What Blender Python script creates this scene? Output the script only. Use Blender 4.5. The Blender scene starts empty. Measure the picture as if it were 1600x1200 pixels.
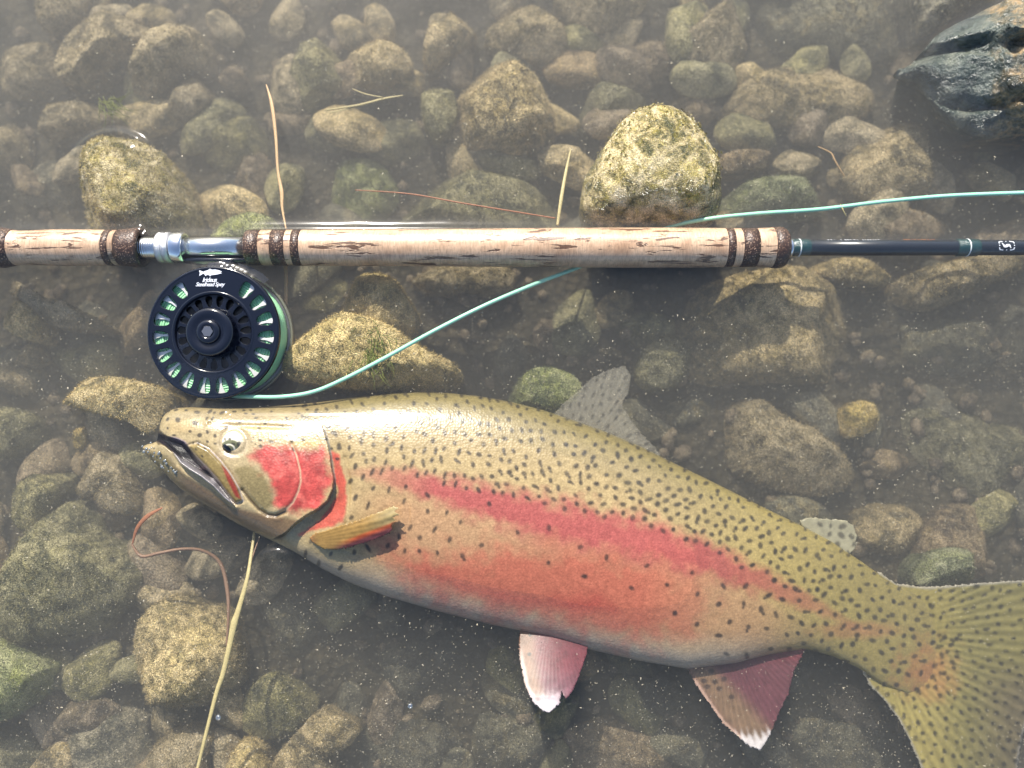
import bpy, bmesh, math, random
import numpy as np
from mathutils import Vector, Matrix, noise as mnoise
from mathutils.geometry import delaunay_2d_cdt

SC = bpy.context.scene
COL = SC.collection
random.seed(7)
rng = np.random.default_rng(11)

# ------------------------------------------------------------------ camera
LENS, DIST, TILT = 28.0, 0.60, math.radians(8.0)
cam_d = bpy.data.cameras.new('camera')
cam_d.lens = LENS; cam_d.sensor_width = 36.0
cam_d.clip_start = 0.02; cam_d.clip_end = 200.0
cam = bpy.data.objects.new('camera', cam_d)
COL.objects.link(cam)
cam.location = (0, -DIST*math.sin(TILT), DIST*math.cos(TILT))
cam.rotation_euler = (TILT, 0, 0)
SC.camera = cam
cam_d.dof.use_dof = True; cam_d.dof.focus_distance = .602; cam_d.dof.aperture_fstop = 2.2

# ------------------------------------------------------------------ light
SUN_EL, SUN_AZ = math.radians(42.0), math.radians(-14.0)     # azimuth from +Y, negative to the left
sdir = Vector((math.sin(SUN_AZ)*math.cos(SUN_EL), math.cos(SUN_AZ)*math.cos(SUN_EL), math.sin(SUN_EL)))
world = bpy.data.worlds.new('World'); SC.world = world; world.use_nodes = True
wn = world.node_tree.nodes; wl = world.node_tree.links
sky = wn.new('ShaderNodeTexSky'); sky.sky_type = 'NISHITA'; sky.sun_disc = False
sky.sun_elevation = SUN_EL; sky.sun_rotation = SUN_AZ
sky.dust_density = 1.5
wn['Background'].inputs['Strength'].default_value = 0.13
wl.new(sky.outputs['Color'], wn['Background'].inputs['Color'])
sun_d = bpy.data.lights.new('sun', 'SUN'); sun_d.energy = 5.0; sun_d.angle = math.radians(0.5)
sun_d.color = (1.0, 0.95, 0.86)
sun = bpy.data.objects.new('sun', sun_d); COL.objects.link(sun)
sun.rotation_euler = sdir.to_track_quat('Z', 'Y').to_euler(); sun.location = sdir*3
SC.view_settings.view_transform = 'Standard'; SC.view_settings.look = 'None'
SC.view_settings.exposure = 0.80; SC.view_settings.gamma = 1.0
SC.cycles.volume_bounces = 0; SC.cycles.max_bounces = 6; SC.cycles.transparent_max_bounces = 12
SC.cycles.use_denoising = True; SC.cycles.use_adaptive_sampling = True; SC.cycles.adaptive_threshold = .02
SC.cycles.caustics_reflective = False; SC.cycles.caustics_refractive = False
SC.cycles.sample_clamp_indirect = 4.0

# ------------------------------------------------------------------ pixel -> world
CY, CZ = cam.location.y, cam.location.z
FPX = LENS/36.0*1600.0
ct, st = math.cos(TILT), math.sin(TILT)
CM = 0.01
def PV(px, py, z):
    """photo pixel (1600x1200) and a height in metres -> world points (numpy)"""
    px = np.asarray(px, float); py = np.asarray(py, float); z = np.asarray(z, float)
    a = (px-800)/FPX; b = -(py-600)/FPX
    dx = a; dy = b*ct + st; dz = b*st - ct
    t = (z-CZ)/dz
    return np.stack([dx*t + 0*z, CY+dy*t, z + 0*t], -1)
def P(px, py, z): return Vector(PV(px, py, z).tolist())
def TOPX(X, Y, Z):
    rx = X; ry = Y-CY; rz = Z-CZ
    b1 = ry*ct + rz*st; d1 = ry*st - rz*ct
    return 800+FPX*rx/d1, 600-FPX*b1/d1
K = (P(801, 600, 0)-P(800, 600, 0)).length        # metres per photo pixel at the water level

# ------------------------------------------------------------------ helpers
def link(o, parent=None):
    COL.objects.link(o)
    if parent is not None:
        o.parent = parent
    return o
def mesh_obj(name, verts, faces, mat, parent=None, smooth=True):
    me = bpy.data.meshes.new(name)
    if isinstance(verts, np.ndarray): verts = verts.tolist()
    me.from_pydata(verts, [], faces)
    if smooth: me.polygons.foreach_set('use_smooth', [True]*len(me.polygons))
    if mat is not None: me.materials.append(mat)
    me.update()
    return link(bpy.data.objects.new(name, me), parent)
def grid_mesh(name, V, nu, nv, mat, parent=None, wrap_v=False, caps=False):
    """V: (nu*nv,3) numpy, fast quad grid"""
    i = np.arange(nu-1)[:, None]; j = np.arange(nv if wrap_v else nv-1)[None, :]
    j2 = (j+1) % nv
    q = np.stack([i*nv+j, i*nv+j2, (i+1)*nv+j2, (i+1)*nv+j], -1).reshape(-1, 4)
    me = bpy.data.meshes.new(name)
    nf = len(q)
    me.vertices.add(len(V)); me.vertices.foreach_set('co', V.astype(np.float32).ravel())
    extra = []
    if caps:
        extra = [list(range(nv))[::-1], [(nu-1)*nv+k for k in range(nv)]]
    loops = list(q.ravel()); starts = list(range(0, nf*4, 4))
    for e in extra:
        starts.append(len(loops)); loops += e
    me.loops.add(len(loops)); me.loops.foreach_set('vertex_index', np.array(loops, np.int32))
    me.polygons.add(nf+len(extra)); me.polygons.foreach_set('loop_start', np.array(starts, np.int32))
    me.polygons.foreach_set('use_smooth', np.ones(nf+len(extra), bool))
    me.update(calc_edges=True); me.validate()
    if mat is not None: me.materials.append(mat)
    return link(bpy.data.objects.new(name, me), parent)
def tag(o, label=None, cat=None, group=None, kind=None):
    if label: o['label'] = label
    if cat: o['category'] = cat
    if group: o['group'] = group
    if kind: o['kind'] = kind
    return o
def empty(name, loc=(0, 0, 0), rot=(0, 0, 0)):
    o = bpy.data.objects.new(name, None); COL.objects.link(o)
    o.location = loc; o.rotation_euler = rot; o.empty_display_size = 0.02
    return o
def pigment(o, rgba):
    at = o.data.color_attributes.new('pigment', 'FLOAT_COLOR', 'POINT')
    at.data.foreach_set('color', np.clip(rgba, 0, 1).astype(np.float32).ravel())
def sstep(a, b, x):
    t = np.clip((x-a)/(b-a), 0, 1); return t*t*(3-2*t)
_lat = rng.random((256, 256))
def vnoise(x, y):
    xi = np.floor(x).astype(int); yi = np.floor(y).astype(int); fx = x-xi; fy = y-yi
    fx = fx*fx*(3-2*fx); fy = fy*fy*(3-2*fy)
    g = lambda i, j: _lat[i & 255, j & 255]
    return (g(xi, yi)*(1-fx)+g(xi+1, yi)*fx)*(1-fy)+(g(xi, yi+1)*(1-fx)+g(xi+1, yi+1)*fx)*fy
def fbm(x, y, o=4):
    s = 0; a = 0.5; t = 0
    for k in range(o):
        c, d = math.cos(.7+k*1.3), math.sin(.7+k*1.3)
        s = s+a*vnoise((x*c-y*d)*2**k+170+17*k, (x*d+y*c)*2**k+231+31*k); t += a; a *= .5
    return s/t
def pline(px, py, pts):
    """distance to a polyline, signed: + on the right of its direction (image coords, y down)"""
    best = np.full(np.shape(px), 1e9); sg = np.ones(np.shape(px))
    for (x0, y0), (x1, y1) in zip(pts[:-1], pts[1:]):
        ex, ey = x1-x0, y1-y0
        t = np.clip(((px-x0)*ex+(py-y0)*ey)/(ex*ex+ey*ey), 0, 1)
        dx, dy = px-x0-t*ex, py-y0-t*ey
        d = np.hypot(dx, dy); m = d < best
        best = np.where(m, d, best); sg = np.where(m, np.sign(ex*dy-ey*dx), sg)
    return best, sg
def psd(px, py, poly):
    """signed distance to a polygon, + inside"""
    d, _ = pline(px, py, list(poly)+[poly[0]])
    ins = np.zeros(np.shape(px), bool)
    n = len(poly)
    for i in range(n):
        x0, y0 = poly[i]; x1, y1 = poly[(i+1) % n]
        if y0 == y1: continue
        c = ((y0 > py) != (y1 > py)) & (px < (x1-x0)*(py-y0)/(y1-y0)+x0)
        ins ^= c
    return np.where(ins, d, -d)
def pairs(f): return [(f[i], f[i+1]) for i in range(0, len(f), 2)]
def catmull(pts, n, closed=True):
    pts = [np.array(p, float) for p in pts]; m = len(pts); out = []
    segs = m if closed else m-1
    for s in range(n):
        u = s/n*segs if closed else s/(n-1)*segs
        i = min(int(u), segs-1); f = u-i
        g = (lambda k: pts[k % m]) if closed else (lambda k: pts[min(max(k, 0), m-1)])
        p0, p1, p2, p3 = g(i-1), g(i), g(i+1), g(i+2)
        out.append(0.5*((2*p1)+(-p0+p2)*f+(2*p0-5*p1+4*p2-p3)*f*f+(-p0+3*p1-3*p2+p3)*f**3))
    return np.array(out)

# ------------------------------------------------------------------ materials
class NT:
    def __init__(s, name):
        s.m = bpy.data.materials.new(name); s.m.use_nodes = True
        s.t = s.m.node_tree; s.n = s.t.nodes; s.b = s.n['Principled BSDF']; s.out = s.n['Material Output']
    def new(s, typ, **kw):
        n = s.n.new('ShaderNode'+typ)
        for k, v in kw.items(): setattr(n, k, v)
        return n
    def l(s, a, b): s.t.links.new(a, b)
    def val(s, inp, v):
        if hasattr(v, 'is_output'): s.l(v, inp)
        else: inp.default_value = v
    def noise(s, co, scale, detail=4, rough=.55, dist=0):
        n = s.new('TexNoise'); s.l(co, n.inputs['Vector'])
        n.inputs['Scale'].default_value = scale; n.inputs['Detail'].default_value = detail
        n.inputs['Roughness'].default_value = rough; n.inputs['Distortion'].default_value = dist
        return n.outputs['Fac']
    def voro(s, co, scale, feature='F1', rand=1.0):
        n = s.new('TexVoronoi', feature=feature); s.l(co, n.inputs['Vector'])
        n.inputs['Scale'].default_value = scale; n.inputs['Randomness'].default_value = rand
        return n
    def ramp(s, fac, stops, interp='LINEAR'):
        n = s.new('ValToRGB'); s.l(fac, n.inputs['Fac']); r = n.color_ramp; r.interpolation = interp
        while len(r.elements) < len(stops): r.elements.new(0.5)
        for e, (p, c) in zip(r.elements, stops):
            e.position = p; e.color = (c, c, c, 1) if isinstance(c, (int, float)) else (*c, 1)
        return n.outputs['Color']
    def mix(s, fac, a, b, mode='MIX'):
        n = s.new('Mix', data_type='RGBA', blend_type=mode)
        s.val(n.inputs[0], fac)
        for i, v in ((6, a), (7, b)):
            if isinstance(v, tuple) and len(v) == 3: v = (*v, 1)
            s.val(n.inputs[i], v)
        return n.outputs[2]
    def math(s, op, a, b=0.0, c=0.0):
        n = s.new('Math', operation=op); s.val(n.inputs[0], a); s.val(n.inputs[1], b); s.val(n.inputs[2], c)
        return n.outputs[0]
    def bump(s, h, strength=.5, dist=.001, normal=None):
        n = s.new('Bump'); s.l(h, n.inputs['Height'])
        n.inputs['Strength'].default_value = strength; n.inputs['Distance'].default_value = dist
        if normal: s.l(normal, n.inputs['Normal'])
        return n.outputs['Normal']
    def co(s, rnd=True):
        tc = s.new('TexCoord')
        if not rnd: return tc.outputs['Object']
        oi = s.new('ObjectInfo'); a = s.new('VectorMath', operation='MULTIPLY_ADD')
        s.l(tc.outputs['Object'], a.inputs[0]); a.inputs[1].default_value = (1, 1, 1)
        cm = s.new('CombineXYZ'); v = s.math('MULTIPLY', oi.outputs['Random'], 7.0)
        s.l(v, cm.inputs[0]); s.l(v, cm.inputs[2]); s.l(cm.outputs[0], a.inputs[2])
        s.rnd = oi.outputs['Random']
        return a.outputs[0]
    def set(s, **kw):
        for k, v in kw.items():
            k = k.replace('_', ' ')
            i = s.b.inputs[k]
            if isinstance(v, tuple) and len(v) == 3 and i.type == 'RGBA': v = (*v, 1)
            s.val(i, v)
        return s.m

def simple(name, col, rough=.5, metal=0.0, spec=.5, bump=0, bscale=500, coat=0.0):
    t = NT(name); c = t.co(False)
    n = t.noise(c, 120, 4)
    cc = t.mix(t.math('MULTIPLY', n, .35), col, tuple(v*.55 for v in col))
    t.set(Base_Color=cc, Roughness=rough, Metallic=metal, Specular_IOR_Level=spec, Coat_Weight=coat)
    if bump:
        t.l(t.bump(t.noise(c, bscale, 3), bump, .0006), t.b.inputs['Normal'])
    return t.m

def stone_mat(name, light, mid, dark, gold=(.30, .21, .06), gold_amt=.25, rough=.8, spec=.25, bump=.9, sat=.86):
    t = NT(name); c = t.co()
    big = t.noise(c, 34, 4, .68, 1.4); med = t.noise(c, 130, 4, .72); fine = t.noise(c, 1100, 2, .7)
    m = t.math('ADD', t.math('MULTIPLY', big, .6), t.math('MULTIPLY', med, .4))
    base = t.ramp(m, [(.42, dark), (.49, mid), (.56, light)])
    g = t.ramp(t.noise(c, 60, 3, .7, 1.0), [(.50, 0.0), (.66, 1.0)])
    base = t.mix(t.math('MULTIPLY', g, gold_amt), base, gold)
    # fine silt speckle
    sp = t.ramp(fine, [(.36, .45), (.50, .88), (.58, 1.25), (.66, 1.8)])
    base = t.mix(.95, base, sp, 'MULTIPLY')
    vor = t.voro(c, 420)
    pale = t.ramp(vor.outputs['Distance'], [(.12, 1.0), (.26, 0.0)])
    base = t.mix(t.math('MULTIPLY', pale, .45), base, (.40, .34, .22))
    hs = t.new('HueSaturation'); t.l(base, hs.inputs['Color'])
    t.l(t.math('MULTIPLY_ADD', t.rnd, .5, 1.45), hs.inputs['Value'])
    t.l(t.math('MULTIPLY_ADD', t.rnd, .26, sat-.08), hs.inputs['Saturation'])
    hgt = t.math('ADD', t.math('MULTIPLY', med, 1.2), t.math('MULTIPLY', fine, .6))
    nrm = t.bump(hgt, bump, .0035)
    t.set(Base_Color=hs.outputs['Color'], Roughness=rough, Specular_IOR_Level=spec)
    t.l(nrm, t.b.inputs['Normal'])
    return t.m
M = {}
M['tan'] = stone_mat('stone_tan', (.36, .28, .155), (.22, .17, .085), (.075, .062, .036))
M['olive'] = stone_mat('stone_olive', (.24, .21, .105), (.14, .125, .06), (.05, .05, .028), (.26, .22, .06), .3)
M['brown'] = stone_mat('stone_brown', (.27, .20, .115), (.16, .115, .065), (.06, .045, .03))
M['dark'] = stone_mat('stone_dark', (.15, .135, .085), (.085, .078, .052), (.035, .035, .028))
M['grey'] = stone_mat('stone_grey', (.30, .26, .18), (.17, .15, .10), (.06, .058, .045), (.2, .19, .1), .2)
M['gold'] = stone_mat('stone_gold', (.44, .33, .14), (.28, .205, .075), (.10, .08, .03), (.46, .34, .10), .5)
M['green'] = stone_mat('stone_green', (.24, .24, .12), (.13, .14, .06), (.045, .055, .025), (.22, .23, .05), .5)
M['wet'] = stone_mat('stone_wet_mossy', (.44, .36, .21), (.25, .20, .09), (.06, .056, .02), (.34, .27, .06), .5, .16, .9, 1.0, 1.0)

# ------------------------------------------------------------------ riverbed, water
BED = -0.090
def bed():
    xs = np.concatenate([np.linspace(-6, -.62, 14), np.linspace(-.6, .6, 150), np.linspace(.62, 6, 14)])
    ys = np.concatenate([np.linspace(-6, -.52, 14), np.linspace(-.5, .5, 125), np.linspace(.52, 6, 14)])
    X, Y = np.meshgrid(xs, ys, indexing='ij')
    Z = BED+.013*(fbm(X*14+50, Y*14+50, 4)-.5)*2
    V = np.stack([X, Y, Z], -1).reshape(-1, 3)
    t = NT('riverbed_silt'); c = t.co(False)
    a = t.noise(c, 30, 5, .6); v = t.voro(c, 130); f = t.noise(c, 600, 4, .7)
    base = t.ramp(a, [(.3, (.05, .045, .03)), (.55, (.11, .09, .055)), (.7, (.17, .135, .08))])
    base = t.mix(.5, base, t.ramp(v.outputs['Distance'], [(.1, 1.25), (.7, .5)]), 'MULTIPLY')
    base = t.mix(.8, base, t.ramp(f, [(.3, .4), (.55, 1.0), (.7, 1.7)]), 'MULTIPLY')
    t.set(Base_Color=base, Roughness=.9, Specular_IOR_Level=.2)
    t.l(t.bump(v.outputs['Distance'], .8, .006, t.bump(f, .6, .002)), t.b.inputs['Normal'])
    o = grid_mesh('riverbed', V, len(xs), len(ys), t.m)
    tag(o, kind='structure', label='dark silty riverbed under the shallow water')
bed()

# ------------------------------------------------------------------ fish body profile (photo pixels)
TOP = pairs([222,698,230,694,240,692,246,689,248,674,250,662,254,652,260,645,268,640,280,637,300,636,350,637,400,637,450,633,500,628,550,622,
    600,616,650,613,700,614,750,619,800,628,850,641,900,658,950,676,1000,697,1050,722,1100,746,1150,771,1200,796,1250,820,
    1300,846,1350,880,1380,902,1400,914,1430,925,1460,945,1485,975,1500,1008])
BOT = pairs([222,700,230,712,245,727,262,744,280,762,310,782,340,800,370,818,400,833,430,847,460,862,502,888,550,912,604,932,
    688,956,772,977,816,986,860,996,922,1015,1000,1033,1074,1045,1150,1036,1200,1023,1258,1014,1300,1025,1340,1043,1380,1070,
    1420,1085,1460,1076,1490,1046,1500,1012])
HT = pairs([222,.55,250,1.2,300,1.9,360,2.5,430,3.0,520,3.3,620,3.5,750,3.6,900,3.55,1050,3.2,1180,2.6,1300,1.75,1350,1.2,1400,.7,1440,.38,1475,.18,1500,.08])
ZC = pairs([222,-1.0,300,-1.2,400,-1.8,520,-2.3,700,-2.7,900,-2.75,1100,-2.75,1300,-3.1,1500,-3.45])
XD = np.arange(222, 1500.6, .5)
def prof(tab, sig):
    t = np.array(tab, float); y = np.interp(XD, t[:, 0], t[:, 1])
    n = int(sig*2*4); k = np.exp(-.5*(np.arange(-n, n+1)/(sig*2))**2); k /= k.sum()
    yp = np.concatenate([2*y[0]-y[n:0:-1], y, 2*y[-1]-y[-2:-n-2:-1]])
    return np.convolve(yp, k, 'valid')
F_TOP, F_BOT, F_H, F_ZC = prof(TOP, 1.2), prof(BOT, 3), prof(HT, 18), prof(ZC, 20)
F_H = np.maximum(F_H, .1)
def fish_base_z(px, py):
    """height (cm) of the upper side, NaN outside the outline"""
    t = np.interp(px, XD, F_TOP); b = np.interp(px, XD, F_BOT)
    s = np.clip((py-(t+b)/2)/np.maximum((b-t)/2, .1), -1, 1)
    ins = (px > 222) & (px < 1500) & (py > t) & (py < b)
    z = np.interp(px, XD, F_ZC)+np.interp(px, XD, F_H)*np.power(np.maximum(1-s*s, 0), .32)
    return z, ins

MOUTH = pairs([243,690,246,671,251,676,261,682,275,686,287,691,297,702,308,717,326,735,345,757,360,778,367,790,352,778,334,758,315,743,297,732,283,722,271,708,258,697])
GUM = pairs([270,706,284,716,300,727,318,738,334,748,346,763,358,778,366,790,352,780,333,761,314,746,296,735,282,725])
MAX = pairs([296,697,308,693,326,702,345,722,360,742,372,763,379,782,368,786,354,768,340,748,322,728,306,712])
GILL = pairs([505,672,511,692,515,712,517,730,521,748,519,765,511,783,497,795,478,805,462,817,444,834,428,842])
PRE = pairs([455,694,463,710,469,735,470,752,466,768,458,785,446,797,434,803])
JAWL = pairs([379,766,392,782,405,796,418,804,432,806,446,800])
def head_relief(px, py):
    dz = np.zeros(np.shape(px))
    near = px < 640
    x, y = px[near], py[near]; d = np.zeros(x.shape)
    m = psd(x, y, MOUTH); d -= 1.5*sstep(-1.5, 6, m)
    g = psd(x, y, GUM); d += .85*sstep(-2, 2.5, g)
    mx = psd(x, y, MAX); d += .20*sstep(-1.5, 4, mx)-.10*np.exp(-((mx+2)/2.5)**2)
    # gill cover: plump plate that ends in a step down
    dist, sg = pline(x, y, GILL)
    right = sg < 0
    w = np.interp(y, [660, 690, 720, 780, 842], [.0, .10, .26, .5, .55])
    d += np.where(right, -w*sstep(0, 3.0, dist)*(1-.85*sstep(12, 45, dist)), .45*w*np.exp(-dist/16))
    dist, sg = pline(x, y, PRE)
    d += -.05*np.exp(-(dist/2.2)**2)+.04*np.exp(-((dist-6)/5)**2)
    dist, sg = pline(x, y, JAWL); d -= .22*np.exp(-(dist/3.5)**2)
    # pit round the eye, brow, cheek bulge, nostril
    e = np.hypot(x-366, (y-690)); d -= .10*np.exp(-((e-20)/4.0)**2)
    d += .12*np.exp(-(((x-300)/45)**2+((y-668)/14)**2))
    d += .14*np.exp(-(((x-430)/38)**2+((y-752)/34)**2))
    d += .10*np.exp(-(((x-325)/7)**2+((y-660)/5)**2))-.16*np.exp(-(((x-327)/2.5)**2+((y-661)/3)**2))
    d -= .10*np.exp(-((y-664-(x-340)*.03)/4)**2)*sstep(330, 360, x)*(1-sstep(430, 480, x))
    # throat fold under the gill cover and lip bead of the lower jaw
    dist, sg = pline(x, y, pairs([368,793,352,784,332,766,312,753,292,743,276,731])); d += .10*np.exp(-(dist/4)**2)
    dist, sg = pline(x, y, pairs([540,715,545,745,545,780,541,818])); d -= .10*np.exp(-(dist/3.0)**2)
    dz[near] = d
    return dz

# ------------------------------------------------------------------ water sheet with ripples and menisci
ROD_PY, ROD_Z = 387.0, -0.006
ROD_Y = P(800, ROD_PY, ROD_Z).y
REEL_C = (334, 520)
def water():
    def axis(a, b, lo, hi, step):
        return np.concatenate([[a, a*.5+lo*.5, lo-.15, lo-.05], np.arange(lo, hi, step), [hi+.05, hi+.15, b*.5+hi*.5, b]])
    xs = axis(-6, 6, -.47, .47, .0017); ys = axis(-6, 6, -.36, .37, .0017)
    X, Y = np.meshgrid(xs, ys, indexing='ij')
    PX, PY = TOPX(X, Y, np.zeros_like(X))
    z, ins = fish_base_z(PX, PY)
    em = ins & (z > 0.02)
    rr = np.interp(PX, [-200, 222, 224, 386, 388, 1230, 1232, 1900], [28, 28, 20, 20, 29, 31, 14, 13.5])*K
    drod = np.maximum(np.abs(Y-ROD_Y)-np.sqrt(np.maximum(rr**2-ROD_Z**2, 1e-8)), 0)
    em |= np.hypot(PX-REEL_C[0]+2, PY-REEL_C[1]+6) < 98
    em |= ((PX-1020)/82)**2+((PY-275)/62)**2 < 1
    em |= psd(PX, PY, pairs([1450,85,1490,45,1560,12,1700,-30,1700,185,1560,190,1500,165])) > 0
    em |= ((PX-852)/14)**2+((PY-1085)/24)**2 < 1
    d = np.where(em, 0., 99.)
    for k in range(14):
        for ax in (0, 1):
            for s in (1, -1):
                d = np.minimum(d, np.roll(d, s, ax)+1)
        for s in ((1, 1), (1, -1), (-1, 1), (-1, -1)):
            d = np.minimum(d, np.roll(d, s, (0, 1))+1.414)
    d = np.minimum(np.minimum(d, 30)*.0017, drod)
    h = .0028*np.exp(-d/.0045)
    # slow swell and small ripples
    h += .0016*(fbm(X*9+3, Y*11+8, 3)-.5)+.0007*(fbm(X*34+9, Y*42+1, 2)-.5)
    # water humping over the mossy stone, with one standing ripple up-current
    def arc(cx, cy, r0, w, amp, a0, a1):
        r = np.hypot(PX-cx, (PY-cy)*1.15); a = np.degrees(np.arctan2(PX-cx, cy-PY))
        return amp*np.exp(-((r-r0)/w)**2)*sstep(a0-25, a0, a)*(1-sstep(a1, a1+25, a))
    h += arc(178, 262, 62, 7, .0028, -60, 40)+arc(178, 262, 44, 6, .0022, -50, 45)
    h += .0022*np.exp(-(((PX-200)/38)**2+((PY-285)/48)**2))
    h += arc(430, 885, 26, 5, .0022, -40, 50)
    h += arc(1440, 150, 95, 16, .0012, -60, 0)
    V = np.stack([X, Y, h], -1).reshape(-1, 3)
    nx, ny = len(xs), len(ys)
    t = NT('river_water'); t.n.remove(t.b)
    lw = t.new('LayerWeight'); lw.inputs['Blend'].default_value = .5
    fac = t.math('MULTIPLY_ADD', t.math('POWER', lw.outputs['Facing'], 5.0), .95, .035)
    tr = t.new('BsdfTransparent'); tr.inputs[0].default_value = (.97, .975, .96, 1)
    gl = t.new('BsdfGlossy'); gl.inputs['Roughness'].default_value = .10
    mx = t.new('MixShader'); t.l(fac, mx.inputs[0]); t.l(tr.outputs[0], mx.inputs[1]); t.l(gl.outputs[0], mx.inputs[2])
    t.l(mx.outputs[0], t.out.inputs['Surface'])
    pv = t.new('VolumePrincipled'); pv.inputs['Color'].default_value = (.84, .80, .72, 1)
    pv.inputs['Density'].default_value = 7.0; pv.inputs['Anisotropy'].default_value = .35
    t.l(pv.outputs[0], t.out.inputs['Volume'])
    # closed body: sheet, walls, floor
    o = grid_mesh('water', V, nx, ny, t.m)
    bm = bmesh.new(); bm.from_mesh(o.data)
    be = [e for e in bm.edges if e.is_boundary]
    r = bmesh.ops.extrude_edge_only(bm, edges=be)
    vs = [g for g in r['geom'] if isinstance(g, bmesh.types.BMVert)]
    for v in vs: v.co.z = -.16
    bmesh.ops.holes_fill(bm, edges=[e for e in bm.edges if e.is_boundary], sides=0)
    bmesh.ops.recalc_face_normals(bm, faces=bm.faces)
    bm.to_mesh(o.data); bm.free()
    tag(o, kind='structure', label='clear shallow river water with suspended silt')
water()

# ------------------------------------------------------------------ stones
def stone_mesh(name, out_px, ztop, mat, hfac=.36, seed=0, flat=.62, rough=.065, facets=6, nseg=56, nring=22, parent=None, lean=(0, 0), bottom=None):
    rs = random.Random(seed*13+5)
    pts = catmull(out_px, nseg)
    ext = pts.max(0)-pts.min(0); size = min(ext)*K*1.05
    ztop = max(ztop, -7.4); h = min(hfac*size, ztop*CM-BED+.008)
    zm = ztop*CM-h
    W = PV(pts[:, 0], pts[:, 1], np.full(nseg, zm))
    c = W.mean(0)
    apex = c+np.array([rs.uniform(-.12, .12)*size+lean[0]*size, rs.uniform(-.05, .15)*size+lean[1]*size, 0])
    rings = []
    for j in range(nring+1):                       # equator to apex
        f = j/nring*math.pi/2
        s = math.cos(f)**flat if j < nring else 0.012
        z = zm+h*math.sin(f)**1.05
        cc = c*(1-math.sin(f))+apex*math.sin(f)
        R = cc[None, :]+(W-c)*s; R[:, 2] = z
        rings.append(R)
    low = []
    zb = BED-.02 if bottom is None else bottom
    for j in range(1, 7):                          # below the equator
        f = j/6; s = math.sqrt(max(0.0, 1-(.62*f)**2)) if j < 6 else .55
        R = c[None, :]+(W-c)*s; R[:, 2] = zm+(zb-zm)*f
        low.append(R)
    rings = low[::-1]+rings
    V = np.concatenate(rings)
    cen = np.array([c[0], c[1], zm-.1*h])
    # flat facets worn into the upper side
    for k in range(facets):
        a = rs.uniform(0, 2*math.pi); el = rs.uniform(.25, 1.2)
        n = np.array([math.cos(a)*math.cos(el), math.sin(a)*math.cos(el), math.sin(el)])
        D = (V-cen)@n; mxd = D.max(); lim = mxd*rs.uniform(.66, .86)
        over = np.maximum(D-lim, 0); V = V-(over*.85)[:, None]*n
    off = Vector((seed*1.37, seed*.71, seed*2.1))
    for i in range(len(V)):
        p = Vector(V[i]); d = p-Vector(cen); L = d.length
        if L < 1e-6: continue
        q = p+off
        a = mnoise.noise(q*22)*.9+mnoise.noise(q*60)*.45+mnoise.noise(q*150)*.2
        V[i] = V[i]+np.array(d/L)*a*rough*size
    V = V-c*np.array([1, 1, 0])-np.array([0, 0, zm])
    o = grid_mesh(name, V, len(rings), nseg, mat, parent, wrap_v=True, caps=True)
    if parent is None: o.location = (c[0], c[1], zm)
    return o

# outline px, top height cm, palette, label  (None label = one of the look-alikes)
S = []
def st_(top, mat, f, label=None, **kw): S.append((pairs(f), top, mat, label, kw))
st_(-3, 'tan', [60,-20,150,-25,130,15,95,35,65,42])
st_(-2.6, 'tan', [95,85,130,40,190,20,240,20,238,55,190,78,150,112,130,135,100,130], 'long tan river stone slanting beside another slanting slab upstream of the mossy stone')
st_(-2.4, 'tan', [195,150,215,100,235,60,290,45,328,55,320,92,270,108,240,142,215,162], 'bent tan slab with a pale left edge upstream of the mossy stone')
st_(-4, 'tan', [0,130,10,95,50,75,85,75,95,110,70,142,20,152])
st_(-4, 'tan', [262,155,290,125,325,130,327,165,290,187,265,177])
st_(-3.2, 'olive', [438,140,465,80,495,68,530,85,535,135,490,177,450,167], 'upright oval olive stone beside the tan dry grass blade')
st_(-4.5, 'brown', [338,118,365,102,382,118,360,137])
st_(-4.5, 'tan', [-20,215,30,200,45,230,30,262,-20,262])
st_(-5, 'grey', [30,290,60,255,110,255,130,290,110,330,50,322])
st_(-.1, 'wet', [140,366,134,310,140,250,165,228,210,232,265,250,292,285,302,335,290,366,215,378], 'green mossy stone just under a hump of water above the rear cork grip', hfac=.5)
st_(-1.8, 'green', [310,372,340,346,385,334,430,346,446,368,440,386,320,390], 'low green stone half hidden behind the silver reel seat')
st_(-4.5, 'olive', [475,195,510,178,560,185,572,215,530,232,485,227])
st_(-4.6, 'olive', [312,205,345,185,400,190,420,225,400,262,340,267,315,240])
st_(-4.6, 'brown', [370,260,410,240,430,280,425,320,385,322,365,295])
st_(-3.8, 'tan', [62,190,80,160,125,152,162,165,155,197,110,207,75,217])
st_(-5, 'tan', [322,300,345,295,362,320,350,337,328,325])
st_(-3, 'tan', [527,100,545,78,590,66,632,82,642,110,592,126,545,124], 'wide tan stone lying upstream of the crossed straws')
st_(-3, 'tan', [662,82,690,32,718,16,744,38,725,70,690,95,666,100], 'narrow tan stone standing aslant next to a broad capped stone')
st_(-3.2, 'tan', [758,58,780,22,820,6,860,27,882,55,876,85,850,95,800,88,766,72], 'broad tan capped stone upstream of the big triangular stone')
st_(-3.4, 'tan', [868,-12,975,-14,984,25,940,50,895,40])
st_(-1.8, 'tan', [712,140,735,105,755,88,790,105,830,130,858,165,868,195,858,230,815,243,760,235,713,214,706,175], 'big triangular tan stone with a broad flat face', facets=5)
st_(-2.8, 'olive', [658,150,680,130,705,140,714,180,692,207,668,200], 'small upright olive stone leaning on the big triangular stone')
st_(-4.6, 'olive', [570,235,578,190,620,185,655,195,662,235,615,254])
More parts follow.
